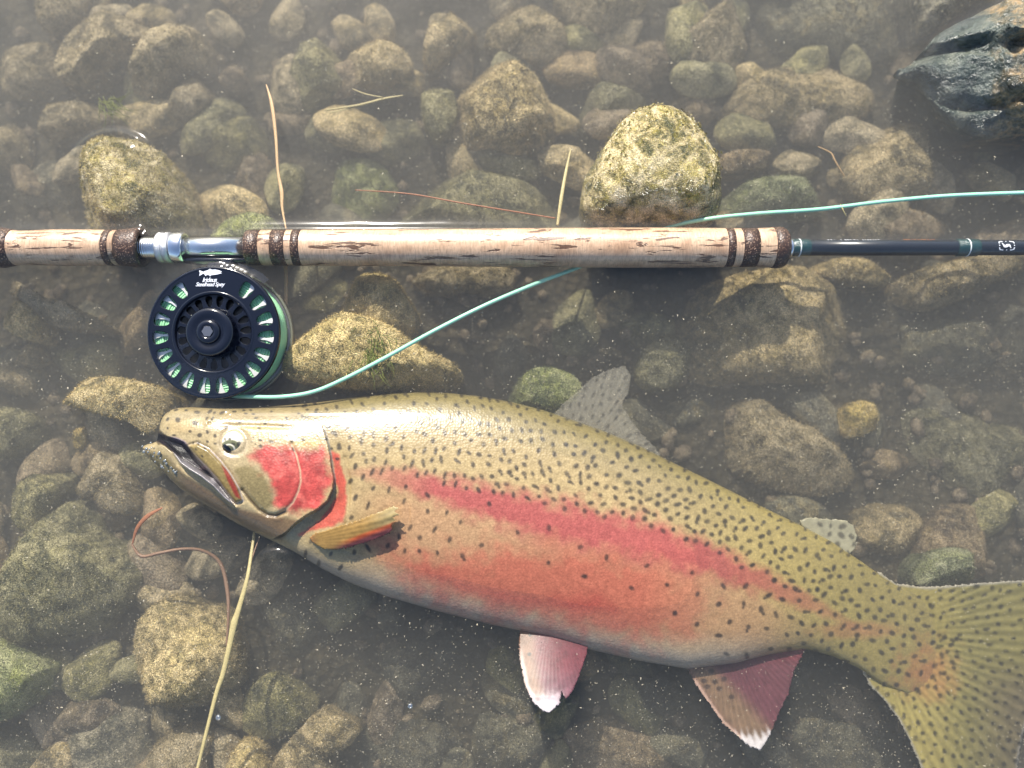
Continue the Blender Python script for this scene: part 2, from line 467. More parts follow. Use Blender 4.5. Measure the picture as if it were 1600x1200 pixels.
st_(-3.6, 'olive', [622,335,638,300,680,268,740,272,800,285,850,300,874,340,860,368,640,368], 'wide low olive stone under the thin reddish twig')
st_(-4.8, 'green', [520,290,535,258,585,255,622,290,625,335,600,360,520,357])
st_(-4, 'olive', [905,180,935,140,985,128,1012,155,997,182,950,197,915,207])
st_(-4.4, 'brown', [980,85,1010,62,1042,80,1040,115,1000,127])
st_(-3, 'tan', [1040,55,1085,30,1130,6,1152,35,1162,70,1147,117,1118,134,1075,112,1046,87], 'big tan angular stone between the emergent gold stone and the dark broad slab', facets=5)
st_(-3.6, 'tan', [1125,172,1180,120,1250,108,1320,110,1360,140,1358,177,1290,202,1225,197,1150,192], 'long flat tan slab between the emergent gold stone and the dark wet rock')
st_(-3, 'tan', [1316,264,1343,218,1390,194,1438,196,1470,232,1470,264,1450,302,1365,314,1323,292], 'round tan stone with dark mottling beside the curled root')
st_(-3.4, 'green', [1122,310,1158,286,1205,278,1270,280,1300,300,1297,327,1165,342,1130,337], 'low greenish stone behind the green line where it leaves the cork')
st_(-3.6, 'brown', [1116,250,1145,237,1195,237,1210,252,1160,268,1124,264], 'short rusty brown stone against the emergent gold stone')
st_(-5, 'brown', [1050,155,1100,148,1122,165,1105,192,1060,187])
st_(-4, 'dark', [1165,-20,1420,-20,1437,30,1432,88,1330,98,1220,83,1170,42], 'broad dark olive slab next to the emergent dark wet rock')
st_(-1.5, 'grey', [1425,-40,1580,-40,1520,0,1490,25,1450,48,1438,28], 'pale smooth grey stone behind the emergent dark wet rock', facets=1)
st_(-4.2, 'brown', [1330,342,1380,325,1450,335,1482,360,1420,378,1340,374])
st_(-4.2, 'brown', [1530,362,1570,345,1630,345,1630,388,1540,388])
st_(-2.6, 'gold', [5,502,20,478,38,472,58,490,60,517,50,532,15,520], 'small yellow stone below the rear cork grip', )
st_(-4.4, 'tan', [28,557,38,540,62,542,62,564,38,570])
st_(-2.8, 'tan', [-10,436,25,448,50,460,78,478,112,485,150,498,168,514,112,512,75,506,35,482], 'thin tan splinter of rock slanting below the rear cork grip', rough=.04)
st_(-1.6, 'gold', [85,615,125,595,165,588,205,595,255,610,264,625,254,642,242,668,225,674,205,657,140,642,108,630], 'sunlit golden wedge-shaped stone by the trout snout')
st_(-4, 'olive', [-20,645,38,642,65,660,70,692,40,714,-20,714])
st_(-4.2, 'gold', [115,668,135,672,132,694,118,702,112,685])
st_(-4.6, 'tan', [-10,568,25,566,50,590,48,612,15,614,-16,600])
st_(-3.4, 'olive', [25,792,32,757,50,738,95,738,102,760,80,785,66,832,38,822])
st_(-3.2, 'tan', [122,757,140,735,165,705,190,712,225,740,222,782,205,802,165,792,150,772,130,777], 'tan stone with a dark hollow in front of the trout lower jaw')
st_(-1.3, 'olive', [-4,990,20,945,40,890,75,835,100,788,130,778,148,790,152,815,167,838,217,856,225,880,208,937,182,958,157,988,110,1008,60,1014,16,1008], 'large olive boulder beside the red-brown leaf', facets=5, rough=.04)
st_(-1.8, 'green', [-30,1002,25,1012,57,1030,80,1050,72,1074,38,1107,8,1124,-30,1128], 'smooth green stone below the large olive boulder', facets=2, rough=.03)
st_(-1.5, 'gold', [212,1002,220,970,240,940,275,932,312,946,350,953,364,985,377,1050,364,1087,320,1114,250,1110,216,1097,213,1030], 'lumpy golden stone behind the pale jointed reed', rough=.075)
st_(-4.6, 'grey', [85,1147,160,1105,230,1100,236,1140,240,1225,90,1225])
st_(-3.2, 'tan', [235,1167,275,1142,327,1145,322,1180,305,1225,240,1225], 'small tan stone just behind the foot of the pale jointed reed')
st_(-4.4, 'olive', [-30,1145,20,1140,77,1167,88,1225,-30,1225])
st_(-3.6, 'olive', [385,1087,410,1060,435,1053,464,1070,494,1103,477,1132,448,1157,385,1149,373,1110], 'oval olive stone beside the pale jointed reed')
st_(-3, 'tan', [430,1187,470,1140,502,1111,538,1118,562,1140,547,1162,522,1182,512,1225,430,1225], 'angular tan stone downstream of the oval olive stone')
st_(-3, 'gold', [356,1192,375,1162,405,1170,417,1225,356,1225])
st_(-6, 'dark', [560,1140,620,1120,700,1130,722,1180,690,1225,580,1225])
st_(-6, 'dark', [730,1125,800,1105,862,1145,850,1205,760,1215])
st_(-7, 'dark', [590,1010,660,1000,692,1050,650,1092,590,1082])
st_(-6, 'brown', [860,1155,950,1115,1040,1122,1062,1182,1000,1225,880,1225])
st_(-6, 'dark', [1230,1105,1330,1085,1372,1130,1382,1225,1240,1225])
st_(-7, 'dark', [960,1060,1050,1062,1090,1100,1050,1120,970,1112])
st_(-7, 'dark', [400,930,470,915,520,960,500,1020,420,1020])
st_(-.6, 'gold', [445,572,460,545,487,522,530,495,575,505,610,515,670,543,717,568,720,597,650,609,560,609,463,594], 'sunlit golden stone with green algae between the reel and the trout back', rough=.06)
st_(-1.6, 'gold', [518,492,545,455,570,428,605,433,632,460,652,490,642,517,600,524,540,509], 'peaked stone with a gold edge in the shade of the cork grip')
st_(-4, 'tan', [638,432,665,410,735,406,802,424,792,457,740,455,660,453])
st_(-5.5, 'brown', [828,527,850,498,932,506,912,532,862,562,835,562])
st_(-2.8, 'green', [793,612,835,577,890,584,907,612,882,645,810,645], 'greenish stone against the trout back in front of the dorsal fin')
st_(-5.5, 'olive', [453,440,480,418,542,423,552,455,522,492,470,502,450,480])
st_(-5, 'tan', [918,497,950,459,982,461,987,492,950,512])
st_(-3.2, 'tan', [1050,492,1080,455,1140,434,1240,428,1300,450,1339,490,1339,562,1300,599,1240,607,1150,602,1080,592,1060,540], 'largest rounded tan boulder across the water from the dorsal fin', facets=5)
st_(-3.6, 'olive', [993,567,1020,535,1060,520,1084,545,1067,592,1030,612,1000,602], 'oval olive stone between the dorsal fin and the largest rounded boulder')
st_(-4, 'tan', [1113,667,1135,632,1180,626,1220,653,1275,678,1317,715,1324,757,1280,772,1205,764,1140,727], 'long pale tan stone above the adipose fin')
st_(-4.2, 'gold', [1306,657,1332,630,1368,633,1374,667,1330,682])
st_(-3.8, 'tan', [1268,414,1340,402,1397,425,1382,447,1300,434])
st_(-3.2, 'tan', [1398,437,1480,415,1560,402,1640,396,1560,437,1470,477,1408,464], 'long tan stone lying below the slim dark rod blank')
st_(-6, 'olive', [1410,642,1480,612,1580,632,1650,682,1650,792,1560,812,1450,792,1400,722])
st_(-4, 'brown', [1440,832,1475,790,1520,793,1547,850,1532,905,1470,910,1433,882], 'rounded brown stone upstream of the tail fin')
st_(-3, 'green', [1430,889,1465,858,1510,858,1523,902,1440,920], 'small pale green stone touching the upper edge of the tail fin')
st_(-5, 'tan', [1330,802,1390,780,1432,800,1437,852,1390,882,1343,852])
st_(-7, 'dark', [1380,522,1450,502,1540,512,1562,562,1480,592,1400,577])
st_(-6.5, 'dark', [1540,482,1600,470,1650,500,1640,562,1570,572])
def algae_coat(o, mat, seed=0, dens=1.0, length=(.0010, .0034), parent=None):
    """short silty algae that blurs a stone's outline: fine tapered blades spread over its upper side"""
    me = o.data; n = len(me.polygons); r = np.random.default_rng(900+seed)
    ar = np.zeros(n); me.polygons.foreach_get('area', ar)
    ce = np.zeros(n*3); me.polygons.foreach_get('center', ce); ce = ce.reshape(-1, 3)
    no = np.zeros(n*3); me.polygons.foreach_get('normal', no); no = no.reshape(-1, 3)
    if (no*ce).sum() < 0: no = -no
    w = ar*(no[:, 2] > -.15); w[-2:] = 0
    m = int(dens*w.sum()/(K*K)/9.0)
    i = r.choice(n, m, p=w/w.sum())
    s = np.sqrt(ar[i])[:, None]
    N_ = no[i]; p = ce[i]+r.uniform(-.6, .6, (m, 3))*s*(1-np.abs(N_))-N_*.0003
    u = r.normal(size=(m, 3)); u -= N_*(u*N_).sum(1)[:, None]; u /= np.linalg.norm(u, axis=1)[:, None]
    v = np.cross(N_, u)
    L = r.uniform(*length, m)[:, None]; W = r.uniform(.00018, .00045, m)[:, None]
    d = u*r.uniform(.2, 1.0, (m, 1))+N_*r.uniform(.35, 1.0, (m, 1)); d /= np.linalg.norm(d, axis=1)[:, None]
    A, B, C_ = p-v*W, p+v*W, p+u*W*1.2+N_*W*.5; T = p+d*L
    V = np.stack([A, B, C_, T], 1).reshape(-1, 3); b = np.arange(m)[:, None]*4
    F = np.concatenate([b+np.array([[0, 1, 3]]), b+np.array([[1, 2, 3]]), b+np.array([[2, 0, 3]])], 1).reshape(-1, 3)
    am = bpy.data.meshes.new('algae_coat'); am.from_pydata(V.tolist(), [], F.tolist()); am.materials.append(mat); am.update()
    c = link(bpy.data.objects.new('algae_coat', am), o); c['kind'] = 'stuff'
LAND = [(785,165,'big triangular tan stone'),(215,305,'mossy stone under the water hump'),(1015,275,'emergent gold and green stone'),(1520,100,'dark wet ledged rock'),
    (1195,520,'largest rounded tan boulder'),(585,560,'golden stone with green algae'),(170,625,'golden wedge-shaped stone'),(100,910,'large olive boulder'),(290,1030,'lumpy golden stone'),
    (428,240,'tan dry grass blade'),(880,300,'olive straw'),(565,165,'crossed straws'),(335,640,'trout snout'),(334,520,'black fly reel'),(930,610,'dorsal fin'),(1300,835,'adipose fin'),
    (1500,950,'upper edge of the tail fin'),(870,1040,'pelvic fin'),(1170,1090,'anal fin'),(340,1120,'pale jointed reed'),(650,960,'trout belly'),(1110,780,'trout back'),(1400,390,'dark rod blank'),
    (700,390,'fore cork grip'),(100,390,'rear cork grip'),(230,830,'red-brown leaf'),(1300,150,'long flat tan slab'),(1395,250,'round mottled tan stone'),(220,90,'slanting tan slabs'),(1215,700,'long pale tan stone'),
    (20,1060,'smooth green stone'),(480,1150,'angular tan stone'),(1180,330,'pale green line'),(1300,1150,'lower edge of the tail fin'),(490,120,'upright oval olive stone'),(820,50,'broad capped stone'),(1100,70,'big tan angular stone')]
TONE = {'tan': 'tan', 'olive': 'olive', 'brown': 'brown', 'dark': 'dark', 'grey': 'grey', 'gold': 'golden', 'green': 'green'}
def near_land(px, py): return min(LAND, key=lambda l: (l[0]-px)**2+(l[1]-py)**2)[2]
for i, (f, top, mat, label, kw) in enumerate(S):
    o = stone_mesh('river_stone', f, top*1.35-.3 if top < -1.2 else top, M[mat], seed=i+1, **kw)
    algae_coat(o, M[mat], seed=i)
    if label: tag(o, label, 'stone')
    else:
        q = np.mean(f, 0)
        tag(o, 'plain %s silt-coated stone lying near the %s' % (TONE[mat], near_land(q[0], q[1])), 'stone', 'plain silt-coated stones on the bed')

# emergent mossy stone: its crown stands dry in the sun
o = stone_mesh('river_stone', pairs([908,300,925,258,960,215,1000,188,1040,185,1078,200,1102,225,1124,270,1124,315,1110,350,1060,366,960,366,915,345]),
               1.9, M['wet'], seed=301, hfac=.46, rough=.05, facets=0, flat=.8, nseg=90, nring=36)
tag(o, 'rounded gold and green mossy stone rising out of the water behind the cork grip', 'stone')
MOSS_STONE = o
# emergent dark rock with stepped ledges
def dark_rock():
    out = pairs([1408,104,1438,84,1470,50,1530,20,1580,0,1680,-40,1760,-20,1750,190,1680,215,1600,210,1540,212,1506,196,1474,166,1440,118])
    nseg, nring = 110, 46
    pts = catmull(out, nseg); zm = -.012
    W = PV(pts[:, 0], pts[:, 1], np.full(nseg, zm)); c = P(1600, 95, zm); c = np.array(c)
    rings = []
    for j in range(5, 0, -1):
        R = c+(W-c)*(1-.06*j); R[:, 2] = zm-(zm-BED+.008)*j/5; rings.append(R)
    for j in range(nring+1):
        f = j/nring; s = 1-f*.99
        R = c+(W-c)*s; R[:, 2] = zm+.040*(1-(1-f)**2.0)**.8; rings.append(R)
    V = np.concatenate(rings)
    px, py = TOPX(V[:, 0], V[:, 1], V[:, 2])
    up = V[:, 2] > zm-.001
    dist, sg = pline(px, py, pairs([1380,118,1450,70,1500,58,1545,50,1580,60,1640,40]))
    lower = sg > 0
    V[:, 2] += np.where(up & lower, -.014*sstep(0, 5, dist)*(1-.8*sstep(8, 34, dist)), 0)+np.where(up & ~lower, .003*np.exp(-dist/10), 0)
    d2, s2 = pline(px, py, pairs([1430,118,1480,150,1530,160,1600,150]))
    V[:, 2] += np.where(up, -.010*np.exp(-(d2/9)**2), 0)
    d3, s3 = pline(px, py, pairs([1562,10,1556,60,1560,120,1580,165,1590,210]))
    V[:, 2] += np.where(up, np.where(s3 < 0, .008, -.001)*sstep(0, 8, d3), 0)
    for i in range(len(V)):
        q = Vector(V[i])
        a = (abs(mnoise.noise(Vector((q.x*30, q.y*85+q.x*45, 1.7))))-.25)*.007+mnoise.noise(q*70)*.0022+mnoise.noise(q*180)*.0010+mnoise.noise(q*420)*.0005
        V[i, 2] += a if up[i] else 0
    V = V-np.array([c[0], c[1], zm])
    t = NT('wet_slate'); co = t.co(False)
    sepx = t.new('SeparateXYZ'); t.l(co, sepx.inputs[0])
    n1 = t.noise(co, 45, 6, .65, .8); n2 = t.noise(co, 240, 4, .65)
    slate = t.ramp(n1, [(.32, (.020, .030, .027)), (.5, (.07, .088, .075)), (.66, (.17, .18, .14))])
    crust = t.ramp(t.noise(co, 110, 6, .7), [(.32, (.03, .03, .02)), (.48, (.15, .13, .08)), (.58, (.36, .24, .11)), (.68, (.55, .38, .2))])
    e = t.math('ADD', t.math('ADD', sepx.outputs[0], .040), t.math('MULTIPLY', t.math('SUBTRACT', n1, .5), .05))
    msk = t.ramp(e, [(.0, 0.0), (.014, 1.0)])
    t.set(Base_Color=t.mix(msk, slate, crust), Roughness=.22, Specular_IOR_Level=.8)
    t.l(t.bump(t.math('ADD', n1, t.math('MULTIPLY', n2, .7)), 1.0, .006), t.b.inputs['Normal'])
    o = grid_mesh('wet_rock', V, len(rings), nseg, t.m, wrap_v=True, caps=True)
    o.location = c
    tag(o, 'dark wet ledged slate rock with a brown crust rising out of the water', 'rock')
dark_rock()

# smaller stones that fill the gaps
def fillers():
    protos = []
    for k in range(7):
        n = 8; pts = []
        rx, ry = random.uniform(34, 46), random.uniform(24, 36)
        for a in range(n):
            r = random.uniform(.82, 1.12)
            pts.append((800+rx*r*math.cos(a*6.283/n), 600+ry*r*math.sin(a*6.283/n)))
        o = stone_mesh('bed_stone', pts, -5, M['tan'], seed=400+k, nseg=28, nring=9, hfac=.42, bottom=-.066, rough=.13)
        protos.append(o.data); COL.objects.unlink(o); bpy.data.objects.remove(o)
    mats = ['olive', 'dark', 'dark', 'dark', 'brown']
    polys = [s[0] for s in S]
    made = 0
    for yy in range(-30, 1240, 76):
        for xx in range(-30, 1650, 92):
            px = xx+random.uniform(-28, 28); py = yy+random.uniform(-22, 22)
            a = np.array([px]); b = np.array([py])
            inside = max(psd(a, b, p)[0] for p in polys)
            up = py < 350 or (px < 420 and py > 640)
            if inside > 16 or random.random() < (.05 if up else .45): continue
            frame = -40 < px < 1640 and -40 < py < 1240
            zf, ins = fish_base_z(a, b)
            if ins[0]:
                if random.random() < .8 or not frame: continue
            if 1390 < px < 1600 and 930 < py < 1200: continue
            z = random.uniform(-.080, -.066) if up else random.uniform(-.096, -.082)
            me = random.choice(protos)
            c = P(px, py, z)
            ob = bpy.data.objects.new('bed_stone', me)
            ob.location = c; ob.rotation_euler = (random.uniform(-.2, .2), random.uniform(-.2, .2), random.uniform(0, 6.28))
            s = random.uniform(.9, 1.6); ob.scale = (s, s, s*random.uniform(.8, 1.15))
            COL.objects.link(ob)
            mt = random.choice(['tan', 'tan', 'olive', 'brown']) if up else random.choice(mats)
            ob.material_slots[0].link = 'OBJECT'; ob.material_slots[0].material = M[mt]
            tag(ob, 'small dim %s stone half buried near the %s' % (TONE[mt], near_land(px, py)), 'stone', 'small stones in the gaps of the riverbed')
            made += 1
    print('fillers', made)
fillers()
def gravel():
    V, F = [], []
    base = bmesh.new(); bmesh.ops.create_icosphere(base, subdivisions=1, radius=1)
    bv = [v.co.copy() for v in base.verts]; bf = [[v.index for v in f.verts] for f in base.faces]; base.free()
    for k in range(2200):
        x = random.uniform(-.62, .62); y = random.uniform(-.5, .5)
        r = random.uniform(.002, .0075)*(1.3 if random.random() < .15 else 1)
        sx, sy, sz = r*random.uniform(.8, 1.5), r*random.uniform(.7, 1.1), r*random.uniform(.5, .8)
        a = random.uniform(0, 6.28); ca, sa = math.cos(a), math.sin(a); n0 = len(V)
        z = BED+.003+random.uniform(-.004, .007)
        for v in bv:
            w = random.uniform(.85, 1.12)
            vx, vy = v.x*sx*w, v.y*sy*w
            V.append((x+vx*ca-vy*sa, y+vx*sa+vy*ca, z+v.z*sz*w))
        F += [[n0+i for i in f] for f in bf]
    o = mesh_obj('gravel', V, F, M['brown'])
    tag(o, 'fine brown gravel on the bed between the stones', 'gravel', kind='stuff')
gravel()

# ------------------------------------------------------------------ the trout
trout = empty('trout', P(800, 800, -.034))
tag(trout, 'large spotted trout with a red cheek and side stripe lying on its side', 'fish')
def to_local(o, root):
    """mesh built in world space -> child of an unrotated root"""
    o.data.transform(Matrix.Translation(-root.location)); o.parent = root
    return o
# --- spots, drawn once on a 1 px pigment raster
RW, RH = 1800, 1320
SPOT = np.zeros((RH, RW), np.float32)
def stamp(cx, cy, rx, ry, ang, dark=1.0, soft=.8, wob=.10):
    R = int(max(rx, ry)+4); x0, x1 = int(max(cx-R, 0)), int(min(cx+R+1, RW)); y0, y1 = int(max(cy-R, 0)), int(min(cy+R+1, RH))
    if x1 <= x0 or y1 <= y0: return
    yy, xx = np.mgrid[y0:y1, x0:x1]
    dx, dy = xx-cx, yy-cy; c, s = math.cos(ang), math.sin(ang)
    u = (dx*c+dy*s)/rx; v = (-dx*s+dy*c)/ry
    ph = random.uniform(0, 6.28)
    r = np.hypot(u, v)/(1+wob*np.sin(np.arctan2(v, u)*2+ph))
    val = dark*(1-sstep(1-soft*.5, 1+soft*.35, r))
    SPOT[y0:y1, x0:x1] = np.maximum(SPOT[y0:y1, x0:x1], val)
STRIPE = np.array(pairs([560,738,620,747,700,769,800,797,900,822,1000,843,1100,872,1180,902,1260,940,1330,975,1400,1010]), float)
def stripe_off(px, py):
    return py-np.interp(px, STRIPE[:, 0], STRIPE[:, 1])
def body_spots():
    cell = 10; grid = {}
    def ok(x, y, r):
        gx, gy = int(x//cell), int(y//cell); k = int(r//cell)+1
        for i in range(gx-k, gx+k+1):
            for j in range(gy-k, gy+k+1):
                for (a, b) in grid.get((i, j), ()):
                    if (a-x)**2+(b-y)**2 < r*r: return False
        return True
    def put(x, y): grid.setdefault((int(x//cell), int(y//cell)), []).append((x, y))
    N = 26000
    X = np.random.default_rng(5).uniform(470, 1500, N); Y = np.random.default_rng(6).uniform(600, 1100, N)
    _, ins = fish_base_z(X, Y); so = stripe_off(X, Y)
    hw = np.interp(X, [540, 620, 700, 900, 1000, 1100, 1200, 1290], [0, 8, 16, 30, 32, 26, 14, 0])
    for x, y, i_, s, w in zip(X, Y, ins, so, hw):
        if not i_: continue
        if psd(np.array([x]), np.array([y]), pairs([330,690,505,660,520,700,542,715,545,820,420,850,300,800]))[0] > -4: continue
        if s < -w*.75:
            r = 13.4
        elif abs(s) < w:
            r = 30 if (x > 1150 or x < 640) else 75
        else:
            lim = np.interp(x, [540, 600, 720, 800, 1000, 1080, 1200, 1300], [150, 118, 95, 60, 90, 110, 200, 300])
            if s > lim: continue
            r = np.interp(x, [540, 700, 760, 1000, 1120, 1250], [20, 23, 46, 46, 30, 17])
        if not ok(x, y, r*random.uniform(.9, 1.08)): continue
        put(x, y)
        sz = random.uniform(3.3, 4.4)*(1.08 if x > 900 else 1)
        tb = np.interp(x, XD, F_TOP)
        if y-tb < 26: sz *= .8
        vert = x < 720 and s > -70
        ang = math.radians(random.gauss(105 if vert else 60, 20)) if (vert or x < 900) else random.uniform(0, 3.14)
        el = random.uniform(1.15, 1.75) if vert else random.uniform(1.0, 1.4)
        stamp(x, y, sz*el, sz/el**.5, ang, random.uniform(.80, .98))
        if random.random() < .16:
            stamp(x+math.cos(ang)*sz*1.5, y+math.sin(ang)*sz*1.5, sz*.8, sz*.65, ang, .85)
body_spots()
# the individual marks of the head
for (x, y, rx, ry, a) in [(278,656,4.5,4,0),(262,655,3.5,2.5,-60),(305,661,5.5,4,20),(308,644,5.5,2.6,5),(291,641,3,1.6,0),(275,640.5,4,1.8,-10),
    (263,643,3.5,1.6,-35),(297,674,2.8,2.4,0),(312,680,4.2,3.6,0),(328,643,5,2.6,-45),(335,645,3,1.8,-30),(347,645,5,2.4,-20),(366,643,4.2,1.8,-5),
    (381,641,3,1.5,0),(384,646,3.2,1.7,0),(392,641,2.6,1.6,0),(396,647,3.4,1.8,5),(400,653,3.8,1.8,-15),(323,654,3.4,2,-60),(332,654,4,2,-60),
    (324,675,3.8,2.4,55),(337,667,5.5,2.8,55),(353,668,4.2,2.4,-20),(336,681,3.2,3,0),(324,690,2.6,2.2,0),(310,693,2.6,2.4,0),(302,692,2.6,1.4,-70),
    (306,702,2.4,1.3,70),(320,701,3,2.2,40),(316,713,2.6,1.8,50),(336,693,2.4,2,0),(375,659,4,2.6,-20),(414,662,3.2,1.6,-10),(405,669,3,1.6,0),
    (407,687.5,3.4,2.5,0),(424,690,5,2.2,15),(407,697,3.2,2.8,0),(449,676,2.8,1.6,0),(449,681,2,1.6,0),(456,689,2.8,2.8,0),(474,687,3.6,3,0),
    (440,666,4.2,1.6,5),(468,669,4.6,1.4,-5),(486,672,4.4,1.5,10),(459,635,3.6,1.9,0),(474,635,3.4,2.4,0),(480,640,3,2,0),(480,652,3,1.8,0),
    (467,646,3,1.8,10),(448,654,3.4,2.2,50),(482,661,3.4,2.6,-30),(501,668,3.2,3.2,0),(501,648,4,3.2,10),(424,643,2.2,1.4,0),(495,640,3.6,2.2,0),
    (509,686,3.4,2.6,0),(520,676,4,3,-20),(514,660,3.6,2.6,0),(458,702,4.2,1.6,65),(399,679,1.6,1.2,0),(396,684,1.4,1.2,0),(403,675,1.4,1.2,0),
    (394,690,1.3,1,0),(399,694,1.4,1.2,0),(530,700,4,3.6,0),(518,701,2.6,2.6,0),(527,717,3.6,2.6,0),(272,680,3.5,1.6,10),(262,669,1.8,2.4,0)]:
    stamp(x, y, rx, ry, math.radians(a), .92, .7, .06)

def lin(r, g, b):
    f = lambda c: (c/255/12.92 if c/255 <= .04045 else ((c/255+.055)/1.055)**2.4)
    return np.array([f(r), f(g), f(b)])
def blend(C, col, a): return C*(1-a[:, None])+np.asarray(col)[None, :]*a[:, None]
CHEEK = pairs([388,712,398,699,415,693,440,697,458,700,505,698,514,720,520,748,512,775,492,794,464,806,444,803,434,792,427,770,421,748,404,728,390,720])
OLIVE = pairs([362,735,384,724,412,738,424,758,430,785,414,801,398,790,380,765])
CRESC = pairs([517,704,528,712,538,740,542,775,538,816,505,826,468,836,498,812,520,785,529,765,523,745])
LOWRED = pairs([585,845,640,862,720,868,790,858,860,850,930,868,1010,880,1080,900,1115,940,1080,990,1000,1003,930,996,850,982,760,962,680,934,615,895])
def body_color(px, py):
    n = len(px)
    t = np.interp(px, XD, F_TOP); b = np.interp(px, XD, F_BOT); s = (py-t)/np.maximum(b-t, 1)
    n1 = fbm(px/40, py/40, 4); n2 = fbm(px/14+70, py/14, 3); n3 = .5+0*n2
    C = np.tile(lin(186, 164, 116), (n, 1))
    C = blend(C, lin(150, 136, 84), sstep(.16, .0, s)*.8)
    C = blend(C, lin(205, 178, 126), sstep(.10, .35, s)*.8)
    C = blend(C, lin(192, 171, 98), sstep(1000, 1250, px)*.7)
    so = stripe_off(px, py)
    # flanks under the stripe
    C = blend(C, lin(206, 160, 118), sstep(0, 45, so)*sstep(1330, 1150, px)*sstep(520, 640, px)*.85)
    C = blend(C, lin(214, 186, 150), sstep(.80, .93, s+.05*(n1-.5))*sstep(520, 600, px)*sstep(1240, 1100, px))
    C = blend(C, lin(206, 190, 172), sstep(.90, .99, s)*sstep(1240, 1100, px)*.9)
    C = blend(C, lin(168, 152, 88), sstep(1180, 1380, px)*.75)
    # stripe
    hw = np.interp(px, [545, 600, 700, 800, 900, 1000, 1100, 1200, 1290, 1360], [6, 14, 25, 33, 37, 37, 31, 21, 12, 6])
    a = sstep(1.55, .25, np.abs(so)/hw+.9*(n2-.5)+.5*(n1-.5))
    st_amt = np.interp(px, [540, 580, 680, 1100, 1180, 1260, 1370], [.1, .42, .9, .88, .75, .50, .0])
    C = blend(C, lin(196, 90, 90), a*st_amt)
    # lower red flank
    m = psd(px, py, LOWRED)
    a = sstep(-34, 30, m+60*(n1-.5)+40*(n2-.5))
    C = blend(C, lin(196, 88, 74), a*np.interp(px, [580, 650, 1000, 1110], [.5, .72, .72, .35]))
    C = blend(C, lin(176, 60, 58), sstep(-10, 30, psd(px, py, pairs([640,880,720,905,830,925,940,930,960,955,900,965,800,950,700,922]))+40*(n1-.5))*.55)
    # orange patch at the tail root
    C = blend(C, lin(206, 128, 84), sstep(1.3, .1, np.hypot((px-1452)/52, (py-1048)/50)+1.2*(n2-.5)+.6*(n1-.5))*.6)
    C = blend(C, lin(205, 120, 96), sstep(1.1, .3, np.hypot((px-1340)/90, (py-985)/18)+.5*(n2-.5))*.35)
    # ---- head
    hd = sstep(545, 500, px)
    C = blend(C, lin(206, 184, 138), hd*sstep(500, 440, px))
    C = blend(C, lin(172, 150, 104), hd*sstep(.25, .02, s)*sstep(250, 300, px)*.75)
    C = blend(C, lin(216, 190, 120), sstep(1.1, .2, np.hypot((px-400)/60, (py-672)/12))*.6)
    C = blend(C, lin(214, 186, 132), sstep(1, .3, np.hypot((px-280)/40, (py-665)/18))*.7)
    C = blend(C, lin(226, 200, 108), sstep(1, .2, np.hypot((px-480)/36, (py-693)/8))*.55)
    o_ = sstep(-6, 7, psd(px, py, OLIVE)+14*(n2-.5))
    C = blend(C, lin(146, 130, 84), o_*.85)
    C = blend(C, lin(208, 184, 150), sstep(.9, .2, np.hypot((px-345)/26, (py-712)/12))*.6)
    jaw = sstep(-3, 6, psd(px, py, pairs([222,700,262,712,290,742,330,764,366,792,400,800,440,806,470,812,440,845,400,834,340,801,280,763,240,722])))
    C = blend(C, lin(150, 122, 86), jaw*.9)
    C = blend(C, lin(112, 88, 64), jaw*sstep(.55, .98, s)*.6)
    C = blend(C, lin(158, 150, 104), jaw*sstep(300, 250, px)*.6)
    r_ = sstep(-9, 9, psd(px, py, CHEEK)+22*(n2-.5))
    red = lin(206, 74, 70)[None, :]*(.55+.8*n2[:, None])+np.array([.22, .08, .06])*sstep(.45, .80, fbm(px/11+9, py/11, 3))[:, None]
    C = C*(1-r_[:, None]*.95)+red*(r_[:, None]*.95)
    r_ = sstep(-3, 3, psd(px, py, CRESC)+8*(n2-.5))
    C = C*(1-r_[:, None]*.85)+(lin(212, 78, 66)[None, :]*(.8+.5*n2[:, None]))*(r_[:, None]*.85)
    d, sg = pline(px, py, PRE); C = blend(C, lin(226, 196, 160), sstep(2.2, .8, d)*.75)
    d, sg = pline(px, py, pairs(sum([[a, b] for a, b in GILL[:8]], [])))
    C = blend(C, lin(150, 142, 128), np.where(sg < 0, sstep(5.5, 2.5, d), 0)*.85)
    d, sg = pline(px, py, JAWL); C = blend(C, lin(70, 56, 44), sstep(3.2, 1, d)*.7)
    m = psd(px, py, MAX); C = blend(C, lin(152, 130, 70), sstep(-1, 2, m)*.85)
    rd = sstep(-2, 2, psd(px, py, pairs([346,727,354,733,368,757,376,780,368,776,356,752])))
    C = blend(C, lin(168, 40, 40), rd*.85)
    C = blend(C, lin(196, 184, 188), np.exp(-(np.abs(m+1.0)/1.3)**2)*sstep(300, 312, px)*.7)
    m = psd(px, py, MOUTH); mo = sstep(-1.5, 2.0, m)
    C = blend(C, lin(58, 44, 60), mo)  # mouth inside painted dark purple, cavity shade included in the colour
    C = blend(C, lin(150, 130, 170), sstep(4.5, 1, np.abs(m))*sstep(700, 690, py)*sstep(262, 275, px)*.6)
    g = sstep(-1, 1.5, psd(px, py, GUM)); C = blend(C, lin(206, 200, 206), g*.8)
    C = blend(C, lin(190, 140, 150), sstep(1, .3, np.hypot((px-318)/8, (py-731)/5))*.7)
    e = np.hypot(px-366, py-690); C = blend(C, lin(206, 188, 156), sstep(30, 22, e)*.5)
    # fine scale grain and spots
    C = C*(1+.18*(n2[:, None]-.5))
    xi = np.clip(px, 0, RW-2); yi = np.clip(py, 0, RH-2); i = xi.astype(int); j = yi.astype(int); fx = xi-i; fy = yi-j
